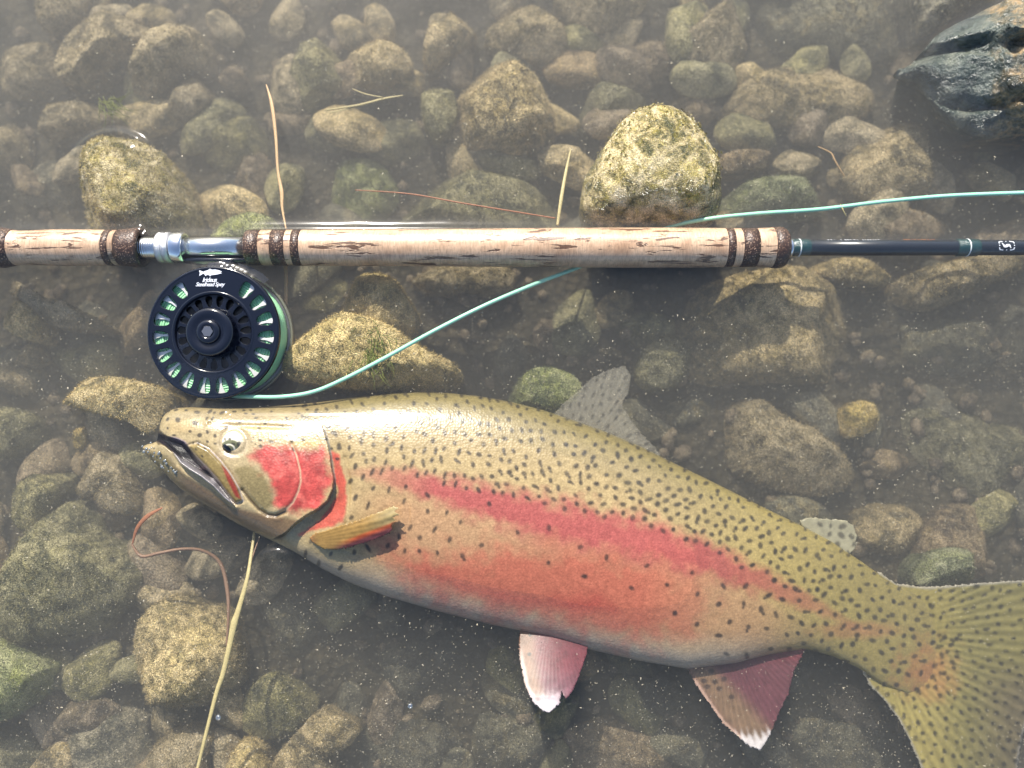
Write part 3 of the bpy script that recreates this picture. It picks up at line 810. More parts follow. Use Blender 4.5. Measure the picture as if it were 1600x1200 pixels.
    sp = (SPOT[j, i]*(1-fx)+SPOT[j, i+1]*fx)*(1-fy)+(SPOT[j+1, i]*(1-fx)+SPOT[j+1, i+1]*fx)*fy
    C = C*.53
    C = blend(C, lin(40, 36, 32), sp*(.84+.16*n2))
    return np.concatenate([np.clip(C, 0, 1), np.ones((n, 1))], 1)

def skin_mat(name, rough=.34, coat=.3, bump=.26, alpha=False, sss=False):
    t = NT(name); at = t.new('Attribute', attribute_name='pigment'); c = t.co(False)
    v = t.voro(c, 520, rand=.85); n = t.noise(c, 260, 4, .65); f = t.noise(c, 900, 2, .6)
    col = t.mix(.30, at.outputs['Color'], t.ramp(v.outputs['Distance'], [(.1, 1.15), (.75, .70)]), 'MULTIPLY')
    col = t.mix(.55, col, t.ramp(n, [(.32, .72), (.5, 1.0), (.68, 1.30)]), 'MULTIPLY')
    col = t.mix(.40, col, t.ramp(f, [(.32, .70), (.5, 1.0), (.68, 1.35)]), 'MULTIPLY')
    t.set(Base_Color=col, Roughness=t.math('MULTIPLY_ADD', n, .25, rough-.12), Specular_IOR_Level=.45,
          Coat_Weight=coat, Coat_Roughness=.15)
    if alpha: t.l(at.outputs['Alpha'], t.b.inputs['Alpha'])
    t.l(t.bump(v.outputs['Distance'], bump, .0006), t.b.inputs['Normal'])
    return t.m
MS = skin_mat('trout_skin')
def fin_mat():
    t = NT('trout_fin'); at = t.new('Attribute', attribute_name='pigment'); c = t.co(False)
    n = t.noise(c, 300, 4, .65)
    col = t.mix(.5, at.outputs['Color'], t.ramp(n, [(.32, .72), (.5, 1.0), (.68, 1.25)]), 'MULTIPLY')
    t.set(Base_Color=col, Roughness=.38, Specular_IOR_Level=.35)
    t.l(at.outputs['Alpha'], t.b.inputs['Alpha'])
    return t.m
MF = fin_mat()
def trout_body():
    xs = np.concatenate([np.arange(222.5, 560, 1.25), np.arange(560, 1500, 1.9)]); nx = len(xs)
    nt, nb = 280, 36
    th = np.linspace(-math.pi/2, math.pi/2, nt); tb = np.linspace(math.pi/2, -math.pi/2, nb+2)[1:-1]
    T = np.interp(xs, XD, F_TOP); B = np.interp(xs, XD, F_BOT); H = np.interp(xs, XD, F_H); Z = np.interp(xs, XD, F_ZC)
    mid = (T+B)/2; half = np.maximum((B-T)/2, .6)
    px = np.repeat(xs[:, None], nt, 1); py = mid[:, None]+half[:, None]*np.sin(th)[None, :]
    z = Z[:, None]+H[:, None]*np.power(np.maximum(np.cos(th), 0), .64)[None, :]
    fade = sstep(0, .25, np.cos(th))[None, :]
    z = z+head_relief(px, py)*fade
    z = np.maximum(z, Z[:, None]-.3*H[:, None])
    VT = PV(px, py, z*CM)
    pxb = np.repeat(xs[:, None], nb, 1); pyb = mid[:, None]+half[:, None]*np.sin(tb)[None, :]
    VB = PV(pxb, pyb, np.repeat(Z[:, None], nb, 1)*CM)
    VB[..., 2] = (Z[:, None]-H[:, None]*np.power(np.maximum(np.cos(tb), 0), .64)[None, :])*CM
    V = np.concatenate([VT, VB], 1).reshape(-1, 3)
    o = grid_mesh('body', V, nx, nt+nb, MS, wrap_v=True, caps=True)
    C = np.concatenate([px, pxb], 1).ravel(), np.concatenate([py, pyb], 1).ravel()
    pigment(o, body_color(*C))
    bm = bmesh.new(); bm.from_mesh(o.data); bmesh.ops.recalc_face_normals(bm, faces=bm.faces); bm.to_mesh(o.data); bm.free()
    to_local(o, trout)
trout_body()

def fin(name, poly, zf, cf, step=2.2, thick=.0012, parent=trout, smooth_n=0):
    """a thin fin with real thickness; zf(px,py)->cm, cf(px,py)->rgba"""
    pts = catmull(poly, smooth_n) if smooth_n else np.array(poly, float)
    P2 = []
    n = len(pts)
    for i in range(n):
        a, b = pts[i], pts[(i+1) % n]; m = max(1, int(np.hypot(*(b-a))/step))
        P2 += [a+(b-a)*k/m for k in range(m)]
    P2 = np.array(P2); nbd = len(P2)
    P2 = P2+rng.normal(0, .8, P2.shape)
    x0, y0 = P2.min(0); x1, y1 = P2.max(0)
    gx, gy = np.meshgrid(np.arange(x0, x1, step), np.arange(y0, y1, step))
    gx = gx.ravel()+rng.uniform(-.3, .3, gx.size)*step; gy = gy.ravel()+rng.uniform(-.3, .3, gy.size)*step
    ok = psd(gx, gy, [tuple(p) for p in pts]) > step*.6
    A = np.concatenate([P2, np.stack([gx[ok], gy[ok]], 1)])
    ed = [(i, (i+1) % nbd) for i in range(nbd)]
    r = delaunay_2d_cdt([Vector((a, -b)) for a, b in A], ed, [], 1, 1e-5)
    q = np.array([(v.x, -v.y) for v in r[0]]); F = r[2]
    z = zf(q[:, 0], q[:, 1])*CM
    V1 = PV(q[:, 0], q[:, 1], z); V2 = V1-np.array([0, 0, thick])
    nv = len(q)
    cnt = {}
    for f in F:
        for i in range(3):
            e = (f[i], f[(i+1) % 3]); cnt[tuple(sorted(e))] = cnt.get(tuple(sorted(e)), 0)+1
    faces = [list(f) for f in F]+[[i+nv for i in f[::-1]] for f in F]
    for f in F:
        for i in range(3):
            a, b = f[i], f[(i+1) % 3]
            if cnt[tuple(sorted((a, b)))] == 1: faces.append([b, a, a+nv, b+nv])
    o = mesh_obj(name, np.concatenate([V1, V2]), faces, MF)
    c = cf(q[:, 0], q[:, 1]); pigment(o, np.concatenate([c, c]))
    to_local(o, parent)
    return o
def rays(px, py, ox, oy, n):
    a = np.arctan2(py-oy, px-ox); r = np.hypot(px-ox, py-oy)
    w = .5+.5*np.cos(a*n+.6*np.sin(r/30)); return w, r, a
def base_rgba(px, col, alpha):
    return np.concatenate([np.tile(col, (len(px), 1)), np.full((len(px), 1), alpha)], 1)
def sample_spot(px, py):
    return SPOT[np.clip(py.astype(int), 0, RH-1), np.clip(px.astype(int), 0, RW-1)]
def fin_spots(poly, n, spacing, ox, oy, sz, el):
    pl = [tuple(p) for p in poly]; xs = [p[0] for p in pl]; ys = [p[1] for p in pl]; put = []
    for k in range(n):
        x, y = random.uniform(min(xs), max(xs)), random.uniform(min(ys), max(ys))
        if psd(np.array([x]), np.array([y]), pl)[0] < 3: continue
        if any((a-x)**2+(b-y)**2 < spacing**2 for a, b in put): continue
        put.append((x, y)); a = math.atan2(y-oy, x-ox)
        stamp(x, y, sz*el*random.uniform(.8, 1.25), sz*random.uniform(.8, 1.1), a, random.uniform(.75, .95))
# tail fin
TAIL = pairs([1372,893,1400,912,1450,918,1500,914,1550,910,1600,907,1660,900,1715,890,1722,915,1695,960,1660,1010,1632,1060,1612,1100,1600,1140,1592,1180,1586,1230,1575,1300,1560,1340,
    1530,1330,1495,1290,1465,1250,1440,1200,1425,1165,1405,1125,1385,1098,1360,1072,1345,1045,1400,1000])
fin_spots(TAIL[2:30], 4200, 13.0, 1380, 985, 3.5, 1.25)
def tz(px, py):
    w, r, a = rays(px, py, 1360, 985, 90)
    return -3.12-.12*sstep(1400, 1700, px)+.05*w*sstep(90, 160, r)+.35*np.sin((py-900)/75.0)*sstep(1480, 1620, px)
def tc(px, py):
    w, r, a = rays(px, py, 1360, 985, 90); n = fbm(px/12, py/12, 3)
    c = base_rgba(px, lin(118, 110, 66), .95); c[:, 3] = np.interp(px, [1420, 1520, 1620], [.97, .90, .78])
    c[:, :3] = blend(c[:, :3], lin(146, 132, 76), sstep(1530, 1430, px))
    c[:, :3] = blend(c[:, :3], lin(180, 112, 72), sstep(1.3, .1, np.hypot((px-1452)/52, (py-1048)/50)+1.0*(n-.5))*.45)
    c[:, :3] = blend(c[:, :3], lin(96, 84, 70), sstep(1490, 1600, px)*sstep(1010, 1100, py)*.7)
    c[:, :3] *= (.72+.35*w[:, None]*sstep(60, 150, r)[:, None]+.3*n[:, None])
    e = psd(px, py, TAIL); c[:, :3] = blend(c[:, :3], lin(150, 145, 138), sstep(5, 1, e)*.7)
    c[:, :3] = blend(c[:, :3], lin(34, 32, 30), sample_spot(px, py)*.9)
    return c
fin('tail_fin', TAIL, tz, tc, 2.4, .0016)
# dorsal fin
DOR = pairs([862,650,880,630,905,609,925,590,950,578,975,571,986,585,982,612,972,632,985,655,1005,680,1035,712,1010,715,960,700,910,680])
fin_spots(DOR, 1200, 11.5, 880, 745, 2.9, 1.6)
def dc(px, py):
    w, r, a = rays(px, py, 880, 745, 110); n = fbm(px/8, py/8, 3)
    c = base_rgba(px, lin(150, 144, 128), .62)
    c[:, :3] *= (.85+.2*w[:, None]+.25*(n[:, None]-.5))
    c[:, :3] = blend(c[:, :3], lin(188, 176, 128), sstep(30, -4, py-np.interp(px, [862, 1035], [650, 712])+24)*0)
    sp = sample_spot(px, py); c[:, :3] = blend(c[:, :3], lin(44, 42, 40), sp*.8); c[:, 3] = (.42+.22*sp)*(.55+.45*sstep(-2, 16, psd(px, py, DOR)))
    return c
fin('dorsal_fin', DOR, lambda x, y: -3.0+.02*rays(x, y, 880, 745, 110)[0]-.004*(650-y), dc, 2.0, .0010)
# adipose fin
ADI = pairs([1250,815,1262,809,1290,811,1322,813,1334,822,1339,840,1336,858,1326,867,1312,864,1295,858,1270,842])
for (x, y, r) in [(1281,819,4.5),(1297,821,3.6),(1316,822,6),(1314,836,5.5),(1330,838,5),(1296,834,4),(1308,851,5.5),(1334,850,4),(1325,863,3.5)]:
    stamp(x, y, r*1.15, r*.85, random.uniform(0, 3), .9)
def ac(px, py):
    n = fbm(px/10, py/10, 3); c = base_rgba(px, lin(160, 154, 128), .80); c[:, :3] *= (.8+.4*n[:, None])
    c[:, :3] = blend(c[:, :3], lin(60, 56, 50), sample_spot(px, py)*.85)
    return c
fin('adipose_fin', ADI, lambda x, y: -2.7+.0*x, ac, 2.0, .003)
# pelvic fin, its tip bent up through the surface
PEL = pairs([815,972,838,960,880,958,922,966,924,985,920,1008,911,1040,902,1062,893,1082,884,1092,878,1080,874,1100,858,1114,845,1108,832,1096,820,1070,812,1030,811,1000])
def pc(px, py):
    w, r, a = rays(px, py, 862, 930, 130); n = fbm(px/9, py/9, 3)
    c = base_rgba(px, lin(122, 60, 68), .90)
    c[:, :3] = blend(c[:, :3], lin(150, 66, 66), sstep(1010, 975, py)*sstep(850, 880, px))
    c[:, :3] = blend(c[:, :3], lin(120, 86, 96), sstep(1030, 1080, py)*.7)
    led = px-np.interp(py, [972, 1000, 1030, 1070, 1096, 1114], [815, 811, 812, 820, 832, 856])
    c[:, :3] = blend(c[:, :3], lin(146, 112, 84), sstep(34, 14, led)*.75)
    c[:, :3] *= (.58+.08*w[:, None]+.40*(n[:, None]-.3))
    c[:, :3] = blend(c[:, :3], lin(196, 176, 168), sstep(9, 3, led)*sstep(1000, 1040, py)*.8)
    c[:, :3] = blend(c[:, :3], lin(190, 182, 184), sstep(1072, 1104, py+.12*(px-850)+12*(n-.5))*sstep(886, 866, px)*.85)
    for sx, sy in ((828, 983), (828, 992), (827, 1022)): c[:, :3] = blend(c[:, :3], lin(50, 44, 44), sstep(3.6, 2.4, np.hypot(px-sx, py-sy)))
    return c
def pz(px, py):
    w, r, a = rays(px, py, 862, 930, 130)
    return np.interp(py, [958, 990, 1060, 1090, 1114], [-2.6, -1.6, -.25, .30, .55])+.005*w+.35*np.cos((px-862)/45)-.35
fin('pelvic_fin', PEL, pz, pc, 1.8, .0012)
# anal fin
ANA = pairs([1072,1040,1110,1020,1160,1010,1220,1000,1262,1008,1250,1030,1240,1050,1232,1085,1222,1104,1214,1122,1204,1146,1196,1160,1188,1171,1172,1167,1150,1148,1130,1130,1105,1095,1085,1065])
def anc(px, py):
    w, r, a = rays(px, py, 1120, 960, 120); n = fbm(px/9, py/9+30, 3)
    c = base_rgba(px, lin(108, 64, 70), .88)
    led = psd(px, py, pairs([1072,1040,1085,1065,1105,1095,1130,1130,1150,1148,1172,1167,1190,1172,1205,1140,1150,1080,1110,1040]))
    c[:, :3] = blend(c[:, :3], lin(138, 114, 86), sstep(-14, 14, led)*.8)
    c[:, :3] = blend(c[:, :3], lin(126, 56, 60), sstep(1045, 1012, py)*sstep(1150, 1210, px)*.8)
    c[:, :3] *= (.64+.2*w[:, None]+.45*(n[:, None]-.3))
    d, sg = pline(px, py, pairs([1085,1065,1105,1095,1130,1130,1150,1148,1172,1167,1188,1171]))
    c[:, :3] = blend(c[:, :3], lin(214, 178, 158), sstep(6, 2, d)*.6)
    c[:, :3] = blend(c[:, :3], lin(214, 206, 204), sstep(1138, 1158, py+.10*(px-1180)+10*(w-.5)+14*(n-.5))*.9)
    for sx, sy in ((1111, 1048), (1117, 1065), (1124, 1076), (1131, 1061), (1100, 1064), (1105, 1073), (1143, 1089)):
        c[:, :3] = blend(c[:, :3], lin(56, 46, 44), sstep(5, 3, np.hypot((px-sx)/1.2, py-sy))*.8)
    return c
fin('anal_fin', ANA, lambda x, y: -2.7+.03*rays(x, y, 1120, 960, 120)[0]+np.interp(y, [1000, 1170], [0, .5]), anc, 1.9, .0012)
# pectoral fin, curled up off the flank
PEC = pairs([484,841,492,833,505,830,520,825,540,819,560,813,580,804,600,797,614,791,624,794,617,799,625,804,614,808,618,815,611,819,613,826,608,833,596,838,582,844,562,850,545,856,525,859,505,857,491,850])
def pecz(px, py):
    zb, _ = fish_base_z(px, py)
    u = sstep(483, 625, px)
    ax = np.interp(px, [483, 540, 620], [842, 832, 802])
    v = (py-ax)
    w, r, a = rays(px, py, 455, 850, 90)
    return zb+np.interp(px, [483, 500, 540, 625], [-.05, .25, .6, .95])+.02*w*u+.15*np.exp(-(v/9)**2)*u
def pecc(px, py):
    w, r, a = rays(px, py, 455, 850, 90); n = fbm(px/10, py/5, 3)
    ax = np.interp(px, [483, 540, 620], [846, 836, 806]); v = py-ax
    c = base_rgba(px, lin(150, 118, 66), .97)
    c[:, :3] = blend(c[:, :3], lin(150, 136, 96), sstep(560, 615, px)*.8)
    c[:, :3] = blend(c[:, :3], lin(168, 66, 36), sstep(5, 11, v)*sstep(520, 560, px)*.85)
    c[:, :3] = blend(c[:, :3], lin(70, 40, 46), sstep(9, 18, v)*sstep(505, 540, px)*.95)  # shadow on the fin's lower part painted into its colour
    c[:, :3] = blend(c[:, :3], lin(150, 104, 66), sstep(498, 486, px)*.7)
    c[:, :3] *= (.58+.28*w[:, None]+.4*(n[:, None]-.3))
    return c
fin('pectoral_fin', PEC, pecz, pecc, 1.6, .0008)
# eye
def eye():
    z0, _ = fish_base_z(np.array([366.]), np.array([691.])); R = 19.5*K*.95
    c = P(366, 692, z0[0]*CM-.0052)
    nu, nv = 60, 72; V = []
    for i in range(nu):
        f = math.pi*(i+.5)/nu
        for j in range(nv):
            a = 2*math.pi*j/nv
            V.append((c.x+R*math.sin(f)*math.cos(a), c.y+R*math.sin(f)*math.sin(a), c.z+R*math.cos(f)*.92))
    V = np.array(V)
    t = NT('eye_gloss'); at = t.new('Attribute', attribute_name='pigment')
    t.set(Base_Color=at.outputs['Color'], Roughness=.2, Specular_IOR_Level=.5, Coat_Weight=.3, Coat_Roughness=.05)
    o = grid_mesh('eye', V, nu, nv, t.m, wrap_v=True, caps=True)
    px, py = TOPX(V[:, 0], V[:, 1], V[:, 2]); n = fbm(px/3, py/3, 3)
    C = np.tile(lin(222, 214, 194), (len(px), 1))  # pale sclera, with the white glare on the eye painted in
    ir = sstep(16.5, 13, np.hypot((px-360)/1.05, (py-700)/.9))
    C = blend(C, lin(88, 90, 60), ir*.95); C *= (.75+.5*n[:, None])
    for (x, y, rx, ry) in ((359, 685.5, 2.8, 2.4), (373.5, 694, 3.8, 4.6), (351.5, 686, 1.8, 3), (364, 694, 3.6, 2.4), (378, 706, 4, 3)):
        C = blend(C, lin(60, 58, 50), sstep(1.15, .75, np.hypot((px-x)/rx, (py-y)/ry))*.85)
    e = np.hypot((px-357.5)/8.6, (py-702.5)/7.6); C = blend(C, lin(224, 214, 190), sstep(.22, .08, np.abs(e-1.05))*.9)
    pigment(o, np.concatenate([C, np.ones((len(px), 1))], 1))
    to_local(o, trout)
    # pupil: a small dark lens sitting in the iris
    d = (P(357.5, 702.5, c.z)-c); d.z = 0; d = Vector((d.x, d.y, math.sqrt(max(R*R-d.length_squared, 1e-8))*.92))
    n_ = d.normalized(); u = n_.cross(Vector((0, 0, 1))).normalized(); v = n_.cross(u)
    pc_ = c+d*1.0; VV, FF = [], []
    nr, ns = 6, 28
    for i in range(nr+1):
        r = i/nr*8.6*K
        for j in range(ns):
            a = 2*math.pi*j/ns
            p = pc_+u*(r*math.cos(a)*1.12)+v*(r*math.sin(a)*.95)
            p = c+(p-c).normalized()*(R*(1.0+.075*math.sqrt(max(0, 1-(i/nr)**2))-(.03 if i == nr else 0)))
            p.z = c.z+(p.z-c.z)*.97
            VV.append(p)
    for i in range(nr):
        for j in range(ns): FF.append([i*ns+j, (i+1)*ns+j, (i+1)*ns+(j+1) % ns, i*ns+(j+1) % ns])
    pm = simple('pupil_black', (.004, .005, .008), .06, 0, .6)
    pu = mesh_obj('pupil', [tuple(p) for p in VV], FF, pm); pu.data.transform(Matrix.Translation(-trout.location)); pu.parent = o
eye()

# ------------------------------------------------------------------ fishing rod
X_ = lambda px: P(px, ROD_PY, ROD_Z).x
KR = (P(801, ROD_PY, ROD_Z)-P(800, ROD_PY, ROD_Z)).length
rod = empty('fly_rod', (X_(640), ROD_Y, ROD_Z))
tag(rod, 'two-handed fly rod with cork grips and dark blank floating across the stones', 'fishing rod')
def lathe_x(name, prof_, mat, parent=rod, nseg=64, root=None, caps=True):
    """profile of (photo x, radius px) turned about the rod axis"""
    root = root or rod
    V = []
    for x, r in prof_:
        for j in range(nseg):
            a = 2*math.pi*j/nseg
            V.append((X_(x)-root.location.x, ROD_Y-root.location.y+r*KR*math.cos(a), ROD_Z-root.location.z+r*KR*math.sin(a)))
    return grid_mesh(name, np.array(V), len(prof_), nseg, mat, parent, wrap_v=True, caps=caps)
def cork_mat():
    t = NT('cork'); tc = t.new('TexCoord'); c = tc.outputs['Object']
    mp = t.new('Mapping'); t.l(c, mp.inputs[0]); mp.inputs['Scale'].default_value = (1, .2, .2)
    mq = t.new('Mapping'); t.l(c, mq.inputs[0]); mq.inputs['Scale'].default_value = (.16, 1, 1)
    g = t.noise(mp.outputs[0], 900, 4, .7); pits = t.noise(mq.outputs[0], 210, 4, .6, .6); blot = t.noise(c, 45, 3, .6)
    sp = t.noise(c, 420, 4, .6)
    base = t.ramp(blot, [(.3, (.40, .24, .14)), (.55, (.58, .39, .25)), (.75, (.47, .29, .17))])
    base = t.mix(.5, base, t.ramp(g, [(.38, .45), (.58, 1.1)]), 'MULTIPLY')
    pm = t.ramp(pits, [(.575, 0.0), (.61, 1.0)])
    pm2 = t.ramp(sp, [(.66, 0.0), (.73, 1.0)])
    pm = t.math('MAXIMUM', pm, t.math('MULTIPLY', pm2, .6))
    # joints between the cork rings
    sx = t.new('SeparateXYZ'); t.l(c, sx.inputs[0])
    fr = t.math('FRACT', t.math('MULTIPLY', t.math('ADD', sx.outputs[0], t.math('MULTIPLY', blot, .0012)), 1/.0127))
    jt = t.ramp(fr, [(0, 1.0), (.025, 0.0)])
    base = t.mix(t.math('MULTIPLY', jt, .55), base, (.22, .12, .06))
    base = t.mix(t.math('MULTIPLY', pm, .92), base, (.085, .038, .018))
    t.set(Base_Color=base, Roughness=.42, Specular_IOR_Level=.6, Coat_Weight=.35, Coat_Roughness=.3)
    h = t.math('SUBTRACT', t.math('MULTIPLY', g, .25), pm)
    t.l(t.bump(h, .8, .0008), t.b.inputs['Normal'])
    return t.m
def burl_mat():
    t = NT('burl_cork'); c = t.co(False)
    v = t.voro(c, 780); n = t.noise(c, 700, 3, .6)
    base = t.ramp(v.outputs['Distance'], [(.14, (.60, .42, .28)), (.26, (.20, .11, .07)), (.42, (.045, .025, .018))])
    base = t.mix(t.ramp(n, [(.45, 0.0), (.6, .85)]), base, (.05, .028, .02))
    t.set(Base_Color=base, Roughness=.4, Specular_IOR_Level=.5)
    t.l(t.bump(v.outputs['Distance'], .5, .0006), t.b.inputs['Normal'])
    return t.m
CORK, BURL = cork_mat(), burl_mat()
lathe_x('rear_grip', [(-330, 28), (-60, 30), (-24, 32), (0, 31.5), (10, 30), (20, 28), (32, 26.3), (50, 26.6), (80, 28), (110, 28.4), (150, 27.8), (196, 27.2)], CORK)
lathe_x('burl_ring', [(2, 31.4), (7, 31.2), (14, 29.8), (24, 27.9), (25, 26)], BURL)
lathe_x('burl_ring', [(169, 26), (169.5, 28), (180, 28.1), (180.5, 26)], BURL)
lathe_x('burl_ring', [(188, 26), (188.5, 28.2), (200, 29), (210, 30.5), (219, 31), (224, 29.5), (225, 26), (223, 21), (214, 19), (205, 18)], BURL)
SILV = simple('reel_seat_aluminium', (.80, .81, .84), .20, 1.0)
DULL = simple('knurled_aluminium', (.62, .62, .64), .34, 1.0, bump=.8, bscale=2600)
th = []
x = 204
while x < 250: th += [(x, 15.9), (x+1.8, 17.8), (x+3.6, 15.9)]; x += 3.7
lathe_x('seat_thread', th, SILV)
lathe_x('locking_ring', [(249, 18), (249.5, 23), (251, 24), (258, 24), (259, 22.8), (260, 24), (269, 24), (270, 22)], DULL)
lathe_x('sliding_hood', [(270.5, 19), (271, 23), (273, 24.2), (287, 24.2), (290, 23.5), (291, 21.5), (289, 18)], SILV)
lathe_x('seat_barrel', [(262, 16.8), (389, 16.8)], SILV)
fore = [(404, 25), (404.5, 27.3), (420, 27.6), (440, 27.6), (480, 27.8), (560, 28.2), (700, 29), (850, 30.3), (980, 31), (1080, 30.8), (1128, 30.2), (1148, 29.9), (1168, 29.6), (1190, 30.3), (1207, 31.2), (1210, 30)]
lathe_x('fore_grip', fore, CORK)
lathe_x('burl_ring', [(386.5, 18), (386.5, 25), (388.5, 27.3), (410, 27.7), (410.5, 26)], BURL)
for a, b, r0, r1 in ((428, 450, 27.9, 27.9), (460, 473, 28.0, 28.1), (1131, 1143, 30.4, 30.2), (1155, 1180, 30, 30.2)):
    lathe_x('burl_ring', [(a-.3, 26), (a, r0), (b, r1), (b+.3, 26)], BURL)
lathe_x('burl_ring', [(1204.5, 28), (1205, 31.4), (1214, 32.2), (1221, 31.5), (1226, 28.5), (1229, 24), (1230.5, 17), (1230.5, 12)], BURL)
lathe_x('winding_check', [(1229, 12), (1229.5, 15), (1234, 15.3), (1236.5, 14), (1237, 12)], SILV)
BLANK = simple('graphite_blank', (.016, .019, .026), .24, 0, .55, coat=.4)
lathe_x('blank', [(1225, 12.6), (1400, 12.4), (1600, 11.9), (1900, 11.2), (2300, 10.2)], BLANK)
WRAP = simple('thread_wrap_green', (.012, .045, .045), .16, 0, .6, bump=.5, bscale=3000, coat=.8)
WHITE = simple('white_thread', (.75, .78, .78), .4)
for a, b, w in ((1236, 1263, 1247.5), (1494, 1526, 1510)):
    lathe_x('thread_wrap', [(a-1.5, 12.2), (a, 13.6), (b, 13.5), (b+2, 12.2)], WRAP)
    lathe_x('trim_band', [(w-1, 13), (w-.8, 13.9), (w+.8, 13.9), (w+1, 13)], WHITE)
INK = simple('white_ink', (.78, .80, .86), .35); INKO = simple('orange_ink', (.75, .26, .07), .35)
def on_blank(name, px, ang, w, h, mat, r=12.62, V=None, F=None):
    """one curved ink mark lying on the blank; ang in degrees, 90 = up, 0 = +Y side"""
    n0 = len(V)
    for i in range(3):
        a = math.radians(ang+(i-1)*h/2/12.5*57.3)
        for s in (-.5, .5):
            V.append((X_(px+s*w)-rod.location.x, r*KR*math.cos(a), r*KR*math.sin(a)))
    F += [[n0, n0+1, n0+3, n0+2], [n0+2, n0+3, n0+5, n0+4]]
V, F = [], []
for x in (1292, 1297, 1302, 1312, 1319, 1323, 1327, 1333, 1338, 1346, 1350, 1354, 1358, 1362, 1366, 1371):
    on_blank('m', x, 27, random.uniform(1.4, 3.2), random.uniform(3, 6), INK, V=V, F=F)
mesh_obj('lettering', V, F, INK, rod)
V, F = [], []
for x in (1411, 1414, 1418, 1424, 1428, 1433, 1438, 1443, 1448, 1452, 1457):
    on_blank('m', x, 24, random.uniform(2, 4), random.uniform(3, 5), INKO, V=V, F=F)
mesh_obj('orange_lettering', V, F, INKO, rod)
V, F = [], []
for k in range(40):                                   # square frame with a leaping curl inside
    f = k/40*2*math.pi
    on_blank('m', 1566+11.5*math.copysign(abs(math.cos(f))**.35, math.cos(f)), 90+34*math.copysign(abs(math.sin(f))**.35, math.sin(f)), 1.6, 1.5, INK, r=12.3, V=V, F=F)
for k in range(22):
    f = k/21; on_blank('m', 1559+13*f, 72+40*f+14*math.sin(f*6.0), 1.2+2.6*math.sin(f*3.14), 1.0+2.4*math.sin(f*3.14), INK, r=12.3, V=V, F=F)
mesh_obj('emblem', V, F, INK, rod)

# ------------------------------------------------------------------ fly reel
RZ = 0.0045
RC = P(REEL_C[0], REEL_C[1], RZ)
KF = (P(REEL_C[0]+1, REEL_C[1], RZ)-RC).length
reel = empty('fly_reel', RC, (math.radians(7.0), math.radians(-1.0), 0))
tag(reel, 'round black ported fly reel loaded with green line under the rod seat', 'fishing reel')
BLACK = simple('anodised_black', (.006, .008, .016), .16, 0, .45, coat=.15)
BLACK2 = simple('anodised_black_matt', (.010, .012, .018), .3, .2, .5)
FRAME = simple('frame_grey', (.30, .29, .27), .22, .9)
LINE = simple('fly_line_green', (.40, .80, .46), .35, 0, .5)
SPALE = simple('strut_silver', (.80, .78, .74), .3, .3)
INKW = simple('reel_print', (.80, .82, .88), .45)
def plate(name, loops, z, extrude, bevel, mat, parent=reel):
    cu = bpy.data.curves.new(name, 'CURVE'); cu.dimensions = '2D'; cu.fill_mode = 'BOTH'
    cu.extrude = max(extrude/2-bevel, 0)*KF; cu.bevel_depth = bevel*KF; cu.bevel_resolution = 2
    if bevel: cu.offset = -bevel*KF
    for lp in loops:
        sp = cu.splines.new('POLY'); sp.points.add(len(lp)-1)
        for p, (x, y) in zip(sp.points, lp): p.co = (x*KF, y*KF, 0, 1)
        sp.use_cyclic_u = True
    tmp = bpy.data.objects.new('tmp', cu); COL.objects.link(tmp)
    dg = bpy.context.evaluated_depsgraph_get(); me = bpy.data.meshes.new_from_object(tmp.evaluated_get(dg))
    COL.objects.unlink(tmp); bpy.data.objects.remove(tmp)
    me.name = name; me.materials.clear(); me.materials.append(mat)
    me.polygons.foreach_set('use_smooth', [False]*len(me.polygons))
    o = link(bpy.data.objects.new(name, me), parent); o.location = (0, 0, z*KF)
    return o
circ = lambda r, n=120: [(r*math.cos(2*math.pi*i/n), r*math.sin(2*math.pi*i/n)) for i in range(n)]
def hole(th, rc, hr, gap, n=30, p=3.2):
    out = []
    for i in range(n):
        a = 2*math.pi*i/n; c, s = math.cos(a), math.sin(a)
        u = math.copysign(abs(c)**(2/p), c); v = math.copysign(abs(s)**(2/p), s)
        r = rc+hr*u; ang = th+(math.pi/19-gap/r)*v*(1-.10*(1-u))
        out.append((r*math.sin(ang), r*math.cos(ang)))
    return out
def lathe_z(name, prof_, mat, parent=reel, nseg=96, wrapu=False):
    V = [(r*KF*math.cos(2*math.pi*j/nseg), r*KF*math.sin(2*math.pi*j/nseg), z*KF) for r, z in prof_ for j in range(nseg)]
    return grid_mesh(name, np.array(V), len(prof_), nseg, mat, parent, wrap_v=True)
face = plate('spool_face', [circ(102.5), circ(62)]+[hole(2*math.pi*k/19, 83.0, 12.5, 3.6) for k in range(2, 18)], .9, 5.2, 1.2, BLACK)
plate('hub_plate', [circ(64), circ(30)]+[hole(2*math.pi*(k+.5)/19, 49.5, 8.5, 2.6, 24, 2.4) for k in range(19)], -3.5, 5, 1.0, BLACK)
lathe_z('hub_rim', [(58.5, -3), (59.5, 2.6), (61, 4.0), (63, 4.4), (64.6, 4.0), (65.6, 2)], BLACK)
lathe_z('spool_rim', [(97, 2.5), (100, 4.2), (102.6, 3.8), (104, 1.5), (104.2, -4), (103, -7.5), (98, -8)], BLACK)
kn = [(38, -5), (38, 3)]
for i in range(8): kn += [(37.0, 4+i*1.7), (37.9, 4.8+i*1.7)]
kn += [(36.5, 18.5), (35, 20.5), (32, 21.5), (26, 21), (22, 19.5), (18.5, 19), (18, 19.2)]
lathe_z('drag_knob', kn, BLACK)
lathe_z('drag_cap', [(19, 18), (18, 23), (16.5, 25), (13, 25.6), (9.4, 25.4), (9, 24.6), (0.2, 24.6)], BLACK)
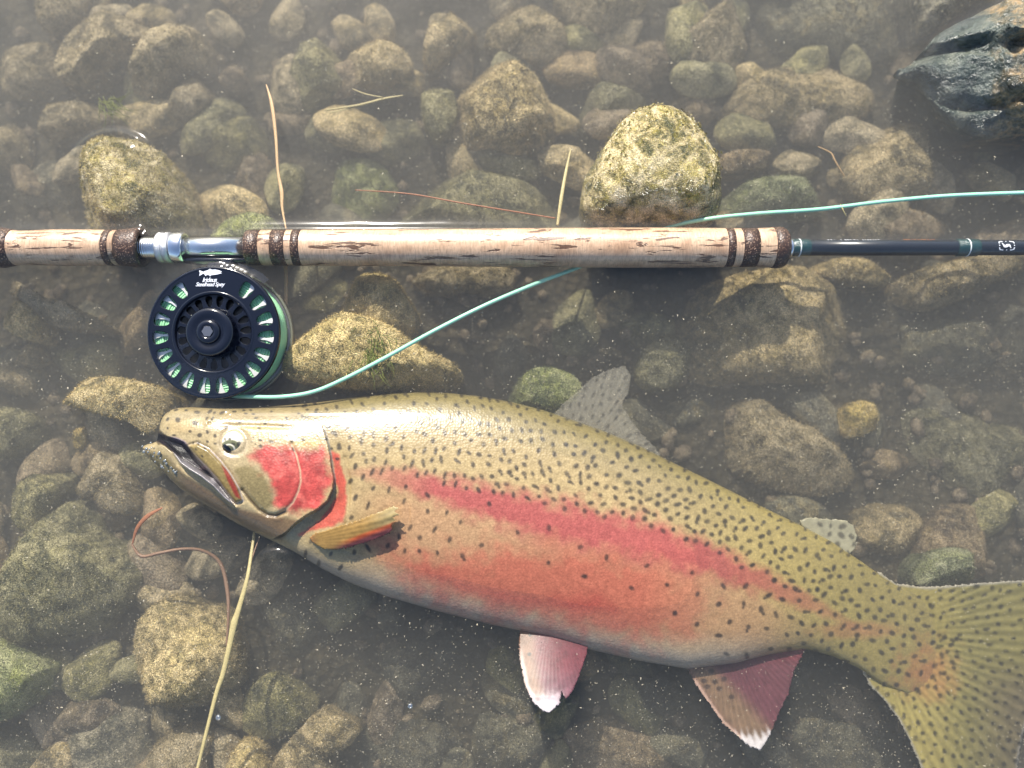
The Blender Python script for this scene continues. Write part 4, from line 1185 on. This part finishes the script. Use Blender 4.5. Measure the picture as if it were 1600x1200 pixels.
plate('cap_disc', [circ(8.8, 6)], 25.2, 1.4, .3, simple('cap_disc_grey', (.10, .11, .14), .35, .3))
lathe_z('spool_core', [(60, -4), (60, -64)], BLACK2)
# green backing wound on the spool: many turns, one part
def torus(V, F, R, r, z, n=72, m=6, wob=0):
    n0 = len(V)
    ph = random.uniform(0, 6.28)
    for i in range(n):
        a = 2*math.pi*i/n; dz = wob*math.sin(a*2+ph)
        for j in range(m):
            b = 2*math.pi*j/m
            V.append(((R+r*math.cos(b))*math.cos(a)*KF, (R+r*math.cos(b))*math.sin(a)*KF, (z+dz+r*math.sin(b))*KF))
    for i in range(n):
        for j in range(m):
            F.append([n0+i*m+j, n0+((i+1) % n)*m+j, n0+((i+1) % n)*m+(j+1) % m, n0+i*m+(j+1) % m])
V, F = [], []
for k in range(9): torus(V, F, 64+k*3.9, 2.2, -6.8-random.uniform(0, 1.5), wob=.4)
for k in range(13): torus(V, F, 96.5+random.uniform(-1, .8), 2.2, -11-k*3.9, wob=1.2)
mesh_obj('line_winding', V, F, LINE, reel)
# silver struts seen through the ports
for k in range(2, 18):
    a = 2*math.pi*(k+.12)/19
    pts = [(66, -.045), (72, -.030), (82, -.020), (92, -.045), (97, -.075), (97, .075), (92, .045), (82, .020), (72, .030), (66, .045)]
    plate('strut', [[(r*math.sin(a+d), r*math.cos(a+d)) for r, d in pts]], -3.9, 1.2, .3, SPALE)
lathe_z('back_flange', [(60, -62), (97, -62), (104, -63.5), (106.5, -66), (106.5, -72), (104, -74), (40, -74)], FRAME)
lathe_z('frame_rim', [(103.5, -58), (105.5, -57.5), (107, -59), (107, -64), (105.5, -65)], simple('frame_rim_clear', (.34, .33, .24), .15, .6))
plate('back_plate', [circ(100), circ(14)], -70, 6, 1, BLACK2)
# emblem and script lettering on the blank upper sector
FS = 110/1600
fishl = [(305,250),(400,290),(440,275),(520,250),(555,205),(590,245),(680,240),(780,265),(830,290),(790,305),(825,325),(720,350),(570,370),(560,400),(545,370),(490,360),(450,385),(430,345),(400,330),(310,385),(325,320)]
cxr, cyr = REEL_C[0], REEL_C[1]
plate('fish_emblem', [[(290+x*FS-cxr+1, cyr-(405+y*FS)) for x, y in fishl]], 3.75, .5, 0, INKW)
def script(text, cx, cy, width, height):
    cu = bpy.data.curves.new('lettering', 'FONT'); cu.body = text; cu.align_x = 'CENTER'; cu.align_y = 'CENTER'
    cu.shear = .32; cu.offset = .006; cu.extrude = .02; cu.space_character = .86
    tmp = bpy.data.objects.new('tmp', cu); COL.objects.link(tmp)
    dg = bpy.context.evaluated_depsgraph_get(); me = bpy.data.meshes.new_from_object(tmp.evaluated_get(dg))
    COL.objects.unlink(tmp); bpy.data.objects.remove(tmp)
    co = np.array([v.co for v in me.vertices]); ex = co.max(0)-co.min(0)
    me.transform(Matrix.Translation((-(co.max(0)+co.min(0))/2).tolist()))
    me.transform(Matrix.Diagonal((width*KF/ex[0], height*KF/ex[1], .4*KF/max(ex[2], 1e-6), 1)))
    me.materials.clear(); me.materials.append(INKW); me.name = 'lettering'
    o = link(bpy.data.objects.new('lettering', me), reel); o.location = (cx*KF, cy*KF, 3.8*KF)
script('Irideus', 329-cxr, cyr-437.5, 23, 7)
script('Steelhead Spey', 330-cxr, cyr-445.5, 46, 8)
# foot clamped in the reel seat, and its post
def foot():
    V = []; F = []
    prof_ = []
    for x, r in ((284, 3), (290, 5.5), (310, 7.5), (336, 9), (362, 7.5), (386, 5.5), (394, 3)):
        ring = []
        for j in range(16):
            a = 2*math.pi*j/16
            ring.append(Vector((X_(x), ROD_Y-17.5*KR-r*.55*KR+r*.75*KR*math.cos(a), ROD_Z-.001+r*1.5*KR*math.sin(a))))
        prof_ += ring
    bpy.context.view_layer.update()
    inv = reel.matrix_world.inverted()
    V = np.array([inv @ v for v in prof_])
    grid_mesh('foot', V, 7, 16, BLACK, reel, wrap_v=True, caps=True)
    V = []
    for (y, w, z0, z1) in ((405, 17, -.016, -.001), (414, 20, -.022, -.002), (424, 26, -.032, -.004), (434, 30, -.034, -.006)):
        for (sx, zz) in ((-1, z0), (1, z0), (1, z1), (-1, z1)):
            V.append(inv @ P(345+sx*w, y, zz))
    grid_mesh('foot_post', np.array(V), 4, 4, BLACK, reel, wrap_v=True, caps=True)
    V = np.array([inv @ P(x, y, z) for (x, y) in ((372, 411), (392, 417), (410, 427), (420, 437), (412, 443), (395, 430), (376, 421)) for z in (-.004, -.0075)])
    F = [[0, 2, 4, 6, 8, 10, 12], [13, 11, 9, 7, 5, 3, 1]]+[[i*2, i*2+1, ((i+1) % 7)*2+1, ((i+1) % 7)*2] for i in range(7)]
    mesh_obj('line_guard', V, F, BLACK2, reel, smooth=False)
foot()

# ------------------------------------------------------------------ line, stems, straws
def tube(name, pts, mat, widths=None, nseg=10, flat=1.0, n=None, w0=3.5):
    """pts: (px,py,z cm); widths in photo px"""
    m = n or max(12, len(pts)*9)
    Q = catmull([(p[0], p[1], p[2]) for p in pts], m, closed=False)
    w = np.interp(np.linspace(0, 1, m), np.linspace(0, 1, len(pts)), widths) if widths else np.full(m, w0)
    W = PV(Q[:, 0], Q[:, 1], Q[:, 2]*CM); c = W.mean(0); V = []
    for i in range(m):
        t = Vector(W[min(i+1, m-1)]-W[max(i-1, 0)]).normalized(); s = t.cross(Vector((0, 0, 1))).normalized(); u = s.cross(t)
        for j in range(nseg):
            a = 2*math.pi*j/nseg
            V.append(Vector(W[i])+s*(math.cos(a)*w[i]/2*K)+u*(math.sin(a)*w[i]/2*K*flat))
    V = np.array(V)-c
    o = grid_mesh(name, V, m, nseg, mat, wrap_v=True, caps=True); o.location = c
    return o
LM = simple('floating_line_green', (.36, .74, .53), .3, 0, .5, coat=.3)
o = tube('fly_line', [(330,612,-2.2),(360,618,-1.6),(390,620,-.7),(440,620,-.25),(490,612,-.2),(540,591,-.2),(600,560,-.2),(680,516,-.25),(760,476,-.5),(840,442,-1.1),(905,417,-2.0),(970,388,-2.55),(1040,357,-1.6),(1100,343,-.8),
    (1180,334,-.3),(1280,327,-.2),(1380,315,-.15),(1480,306,-.1),(1600,301,-.1),(1720,297,-.1)], LM, w0=6.6, n=240)
tag(o, 'pale green fly line curving from the reel under the cork grip', 'fishing line')
def stem_mat(name, a, b, rough=.5):
    t = NT(name); c = t.co(); n = t.noise(c, 160, 4, .6); f = t.noise(c, 900, 3, .6)
    base = t.mix(n, a, b); base = t.mix(.5, base, t.ramp(f, [(.3, .6), (.6, 1.15)]), 'MULTIPLY')
    t.set(Base_Color=base, Roughness=rough, Specular_IOR_Level=.4)
    t.l(t.bump(f, .4, .0005), t.b.inputs['Normal'])
    return t.m
STRAW = stem_mat('dry_straw', (.55, .36, .19), (.42, .27, .13))
REED = stem_mat('pale_reed', (.50, .42, .20), (.34, .27, .13))
RUST = stem_mat('rusty_stem', (.36, .15, .07), (.24, .10, .06))
BROWN = stem_mat('brown_stem', (.26, .15, .09), (.17, .10, .07))
tag(tube('grass_blade', [(416,132,-.4),(425,165,-.2),(431,215,-.15),(434,265,-.15),(440,300,-.1),(441,325,-.1),(447,358,-.05)], STRAW, [1.5,6,5,4,6.5,4,2], flat=.3),
    'tan dry grass blade floating upstream of the fore grip', 'grass blade')
tag(tube('straw', [(446,405,-2.6),(447,440,-2.7),(446,480,-2.8),(444,545,-3)], STRAW, [6,6,6,5], flat=.4), 'pale straw standing behind the reel rim under the fore grip', 'straw')
tag(tube('straw', [(892,232,-1.2),(884,270,-.6),(877,310,-.3),(871,352,-.3)], REED, [2,5,6,4], flat=.4), 'olive straw pointing at the cork grip beside the emergent gold stone', 'straw')
tag(tube('twig', [(555,297,-1.0),(640,303,-.6),(720,317,-.4),(800,330,-.3),(868,341,-.3)], RUST, [1.6,2.4,2.4,2.4,2]), 'thin reddish twig meeting the olive straw', 'twig')
tag(tube('straw', [(508,172,-2.6),(560,164,-2.2),(600,154,-2),(630,149,-2)], REED, [3,4,4,1.5], flat=.5), 'thickest of the crossed straws below the wide tan stone', 'straw')
tag(tube('straw', [(516,176,-2.5),(560,166,-2.35),(606,152,-2.3)], REED, [2,2.6,1.5], flat=.5), 'thin straw lying along the thickest crossed straw', 'straw')
tag(tube('straw', [(551,139,-2.3),(572,147,-2.1),(598,152,-1.9)], REED, [1.6,2.2,1.6], flat=.5), 'short straw crossing over the two other straws', 'straw')
tag(tube('root', [(1278,229,-2.4),(1298,239,-2.2),(1304,250,-2.2),(1311,262,-2.3),(1320,276,-2.5)], STRAW, [1.5,2.6,3,2.4,1.4]), 'small curled pale root near the round mottled stone', 'root')
tag(tube('reed', [(398,828,-2.0),(393,862,-1.2),(386,905,-.6),(372,955,-.4),(366,974,-.35),(358,1012,-.3),(348,1054,-.3),(339,1080,-.3),(328,1122,-.3),(316,1170,-.3),(303,1225,-.3)], REED,
    [4,5,6,8.5,11,8,7.5,6.5,5.5,5,4.5], flat=.55, n=120), 'long pale jointed reed running out from under the trout throat', 'reed')
tag(tube('straw', [(406,838,-1.8),(396,866,-1.2),(388,896,-.8),(384,920,-.6)], BROWN, [1.8,2.4,2.4,1.4]), 'fine brown straw beside the pale jointed reed', 'straw')
tag(tube('leaf', [(207,850,-1.4),(214,826,-1.0),(230,807,-.7),(254,793,-.6)], RUST, [2.5,6,7,2], flat=.3), 'curved red-brown leaf lying beside the large olive boulder', 'leaf')
tag(tube('stem', [(206,850,-1.8),(221,869,-1.8),(250,864,-1.8),(285,858,-2.2),(318,861,-2.8),(344,880,-3.2),(355,920,-3),(357,960,-2.6),(354,1010,-2.4)], BROWN, [3,5.5,5,5,5,6,6.5,5,3]),
    'brown bent stem leading from the red-brown leaf to the golden stone', 'stem')
tag(tube('straw', [(1313,319,-.1),(1317,328,-.1),(1322,338,-.3)], REED, [1.5,2.6,1.4]), 'tiny straw caught on the green line', 'straw')
GREEN = stem_mat('algae_green', (.13, .16, .03), (.24, .24, .06))
def tuft(name, base, n, length, spread, w, label, cat):
    """loose strands of algae rooted together"""
    V, F = [], []
    for k in range(n):
        x, y, z = base; x += random.gauss(0, spread[0]); y += random.gauss(0, spread[1])
        a = random.uniform(0, 6.28) if length[2] is None else random.gauss(length[2], .5)
        L = random.uniform(length[0], length[1]); m = 5; n0 = len(V); bend = random.uniform(-1, 1)
        for i in range(m+1):
            f = i/m; aa = a+bend*f
            p = P(x+math.cos(aa)*L*f, y+math.sin(aa)*L*f, (z+random.uniform(-.05, .12))*CM)
            s = Vector((-math.sin(aa), -math.cos(aa), 0))*(w*K*(1-f*.8)/2)
            V += [p-s, p+s, p+Vector((0, 0, w*K*.4))]
        for i in range(m):
            b = n0+i*3; F += [[b, b+3, b+5, b+2], [b+2, b+5, b+4, b+1], [b+1, b+4, b+3, b]]
    c = P(base[0], base[1], base[2]*CM)
    o = mesh_obj(name, [tuple(v-c) for v in V], F, GREEN); o.location = c
    tag(o, label, cat); return o
tuft('algae_tuft', (585, 545, -.45), 90, (10, 34, 1.4), (13, 18), 1.5, 'green stringy algae hanging on the golden stone under the line', 'algae')
tuft('algae_tuft', (165, 160, -2.6), 40, (14, 44, .7), (8, 5), 1.6, 'green weed sprig upstream of the mossy stone', 'algae')
# air bubbles on the surface, glossy beads added as water glints along the lower jaw
BUB = NT('bubble_film'); BUB.n.remove(BUB.b)
_tr = BUB.new('BsdfTransparent'); _gl = BUB.new('BsdfGlossy'); _gl.inputs['Roughness'].default_value = .08
_lw = BUB.new('LayerWeight'); _lw.inputs['Blend'].default_value = .35; _mx = BUB.new('MixShader')
BUB.l(BUB.math('MULTIPLY_ADD', _lw.outputs['Facing'], .55, .25), _mx.inputs[0]); BUB.l(_tr.outputs[0], _mx.inputs[1]); BUB.l(_gl.outputs[0], _mx.inputs[2]); BUB.l(_mx.outputs[0], BUB.out.inputs['Surface'])
def blob(V, F, c, r, sq=.7, n=14, m=8):
    n0 = len(V)
    for i in range(m+1):
        f = math.pi*i/m
        for j in range(n):
            a = 2*math.pi*j/n
            V.append((c.x+r*math.sin(f)*math.cos(a), c.y+r*math.sin(f)*math.sin(a), c.z+r*sq*math.cos(f)))
    for i in range(m):
        for j in range(n): F.append([n0+i*n+j, n0+i*n+(j+1) % n, n0+(i+1)*n+(j+1) % n, n0+(i+1)*n+j])
for (x, y, lb) in ((341, 1121, 'tiny round air bubble beside the pale jointed reed'), (641, 1103, 'tiny round air bubble over the dark bed below the trout belly')):
    V, F = [], []; blob(V, F, Vector((0, 0, 0)), 4*K)
    o = mesh_obj('air_bubble', V, F, BUB.m); o.location = P(x, y, .0008); tag(o, lb, 'bubble')
V, F = [], []
for (x, y) in [(20,620),(40,685),(90,690),(135,635),(170,700),(220,715),(245,770),(180,810),(265,875),(320,835),(345,930),(380,885),(412,922),(450,930),(125,575),(285,890),(155,745),(250,850),(232,700),(110,660),(70,650),(300,800),(430,945)]:
    z, _ = fish_base_z(np.array([220+x/8]), np.array([620+y/8]))
    blob(V, F, P(220+x/8, 620+y/8, .0022), random.uniform(1.1, 2.5)*K, .7)
o = mesh_obj('glint_beads', V, F, simple('bead_glint', (.30, .31, .30), .07, .6, .8, coat=.6))
tag(o, 'glossy beads added as water glints along the tip of the trout lower jaw', 'glint beads', kind='stuff')
# moss on the emergent stone
def moss():
    me = MOSS_STONE.data; V, F = [], []
    mats = np.array([v.co for v in me.vertices]); nr = np.array([v.normal for v in me.vertices])
    loc = MOSS_STONE.location
    idx = [i for i in range(len(mats)) if mats[i][2]+loc.z > -.008]
    for k in range(2600):
        i = random.choice(idx); p = Vector(mats[i]); n = Vector(nr[i])
        q = (p+loc)
        if mnoise.noise(q*45+Vector((3, 1, 0))) < -.12: continue
        p = p+Vector((random.gauss(0, .0015), random.gauss(0, .0015), -.0004))
        u = Vector((random.gauss(0, 1), random.gauss(0, 1), random.gauss(0, .6)))
        u = (u-n*u.dot(n)).normalized(); w = n.cross(u)
        L = random.uniform(.0012, .0034); s = random.uniform(.0005, .0011); n0 = len(V)
        tip = p+u*L+n*random.uniform(.0002, .0014)
        V += [p-w*s, p+w*s, tip, p+n*.0009+u*L*.4]
        F += [[n0, n0+1, n0+3], [n0+1, n0+2, n0+3], [n0+2, n0, n0+3]]
    t = NT('moss'); c = t.co(False); n_ = t.noise(c, 130, 4, .6)
    col = t.ramp(n_, [(.35, (.09, .095, .015)), (.5, (.24, .20, .06)), (.65, (.48, .41, .26))])
    t.set(Base_Color=col, Roughness=.35, Specular_IOR_Level=.6)
    o = mesh_obj('moss', [tuple(v) for v in V], F, t.m, MOSS_STONE, smooth=False)
    o['kind'] = 'stuff'
moss()
# fine silt drifting in the water and lying on the stones
def silt():
    N = 46000
    px = rng.uniform(-60, 1660, N); py = rng.uniform(-60, 1260, N); z = -.001-.074*rng.random(N)**.8
    zf, ins = fish_base_z(px, py)
    keep = ~(ins & (z*100 > zf-.5)) & ~((ins) & (rng.random(N) < .9))
    keep &= ~((np.abs(py-387) < 34) & (z > -.022)) & ~((np.hypot(px-334, py-520) < 112) & (z > -.04))
    px, py, z = px[keep], py[keep], z[keep]; n = len(px)
    C = PV(px, py, z)
    L = rng.uniform(.00024, .00062, n)*np.where(rng.random(n) < .05, 1.9, 1)
    d = rng.normal(size=(n, 3)); d[:, 2] *= .4; d /= np.linalg.norm(d, axis=1)[:, None]
    e = np.cross(d, np.array([.1, .2, 1.0])); e /= np.linalg.norm(e, axis=1)[:, None]
    g = np.cross(d, e)
    A = C+d*L[:, None]; B = C-d*L[:, None]*.9+e*L[:, None]*.45; D = C-d*L[:, None]*.8-e*L[:, None]*.45; G = C+g*L[:, None]*.5
    V = np.stack([A, B, D, G], 1).reshape(-1, 3); b = np.arange(n)[:, None]*4
    F = np.concatenate([b+np.array([[0, 1, 2]]), b+np.array([[0, 3, 1]]), b+np.array([[1, 3, 2]]), b+np.array([[2, 3, 0]])], 1).reshape(-1, 3)
    me = bpy.data.meshes.new('drifting_silt'); me.from_pydata(V.tolist(), [], F.tolist()); me.update()
    t = NT('silt'); c = t.co(False); n_ = t.noise(c, 900, 2)
    t.set(Base_Color=t.ramp(n_, [(.35, (.28, .24, .16)), (.65, (.58, .52, .41))]), Roughness=.8, Specular_IOR_Level=.2)
    me.materials.append(t.m)
    o = link(bpy.data.objects.new('drifting_silt', me))
    tag(o, 'pale specks of silt drifting in the shallow water', 'silt', kind='stuff')
silt()
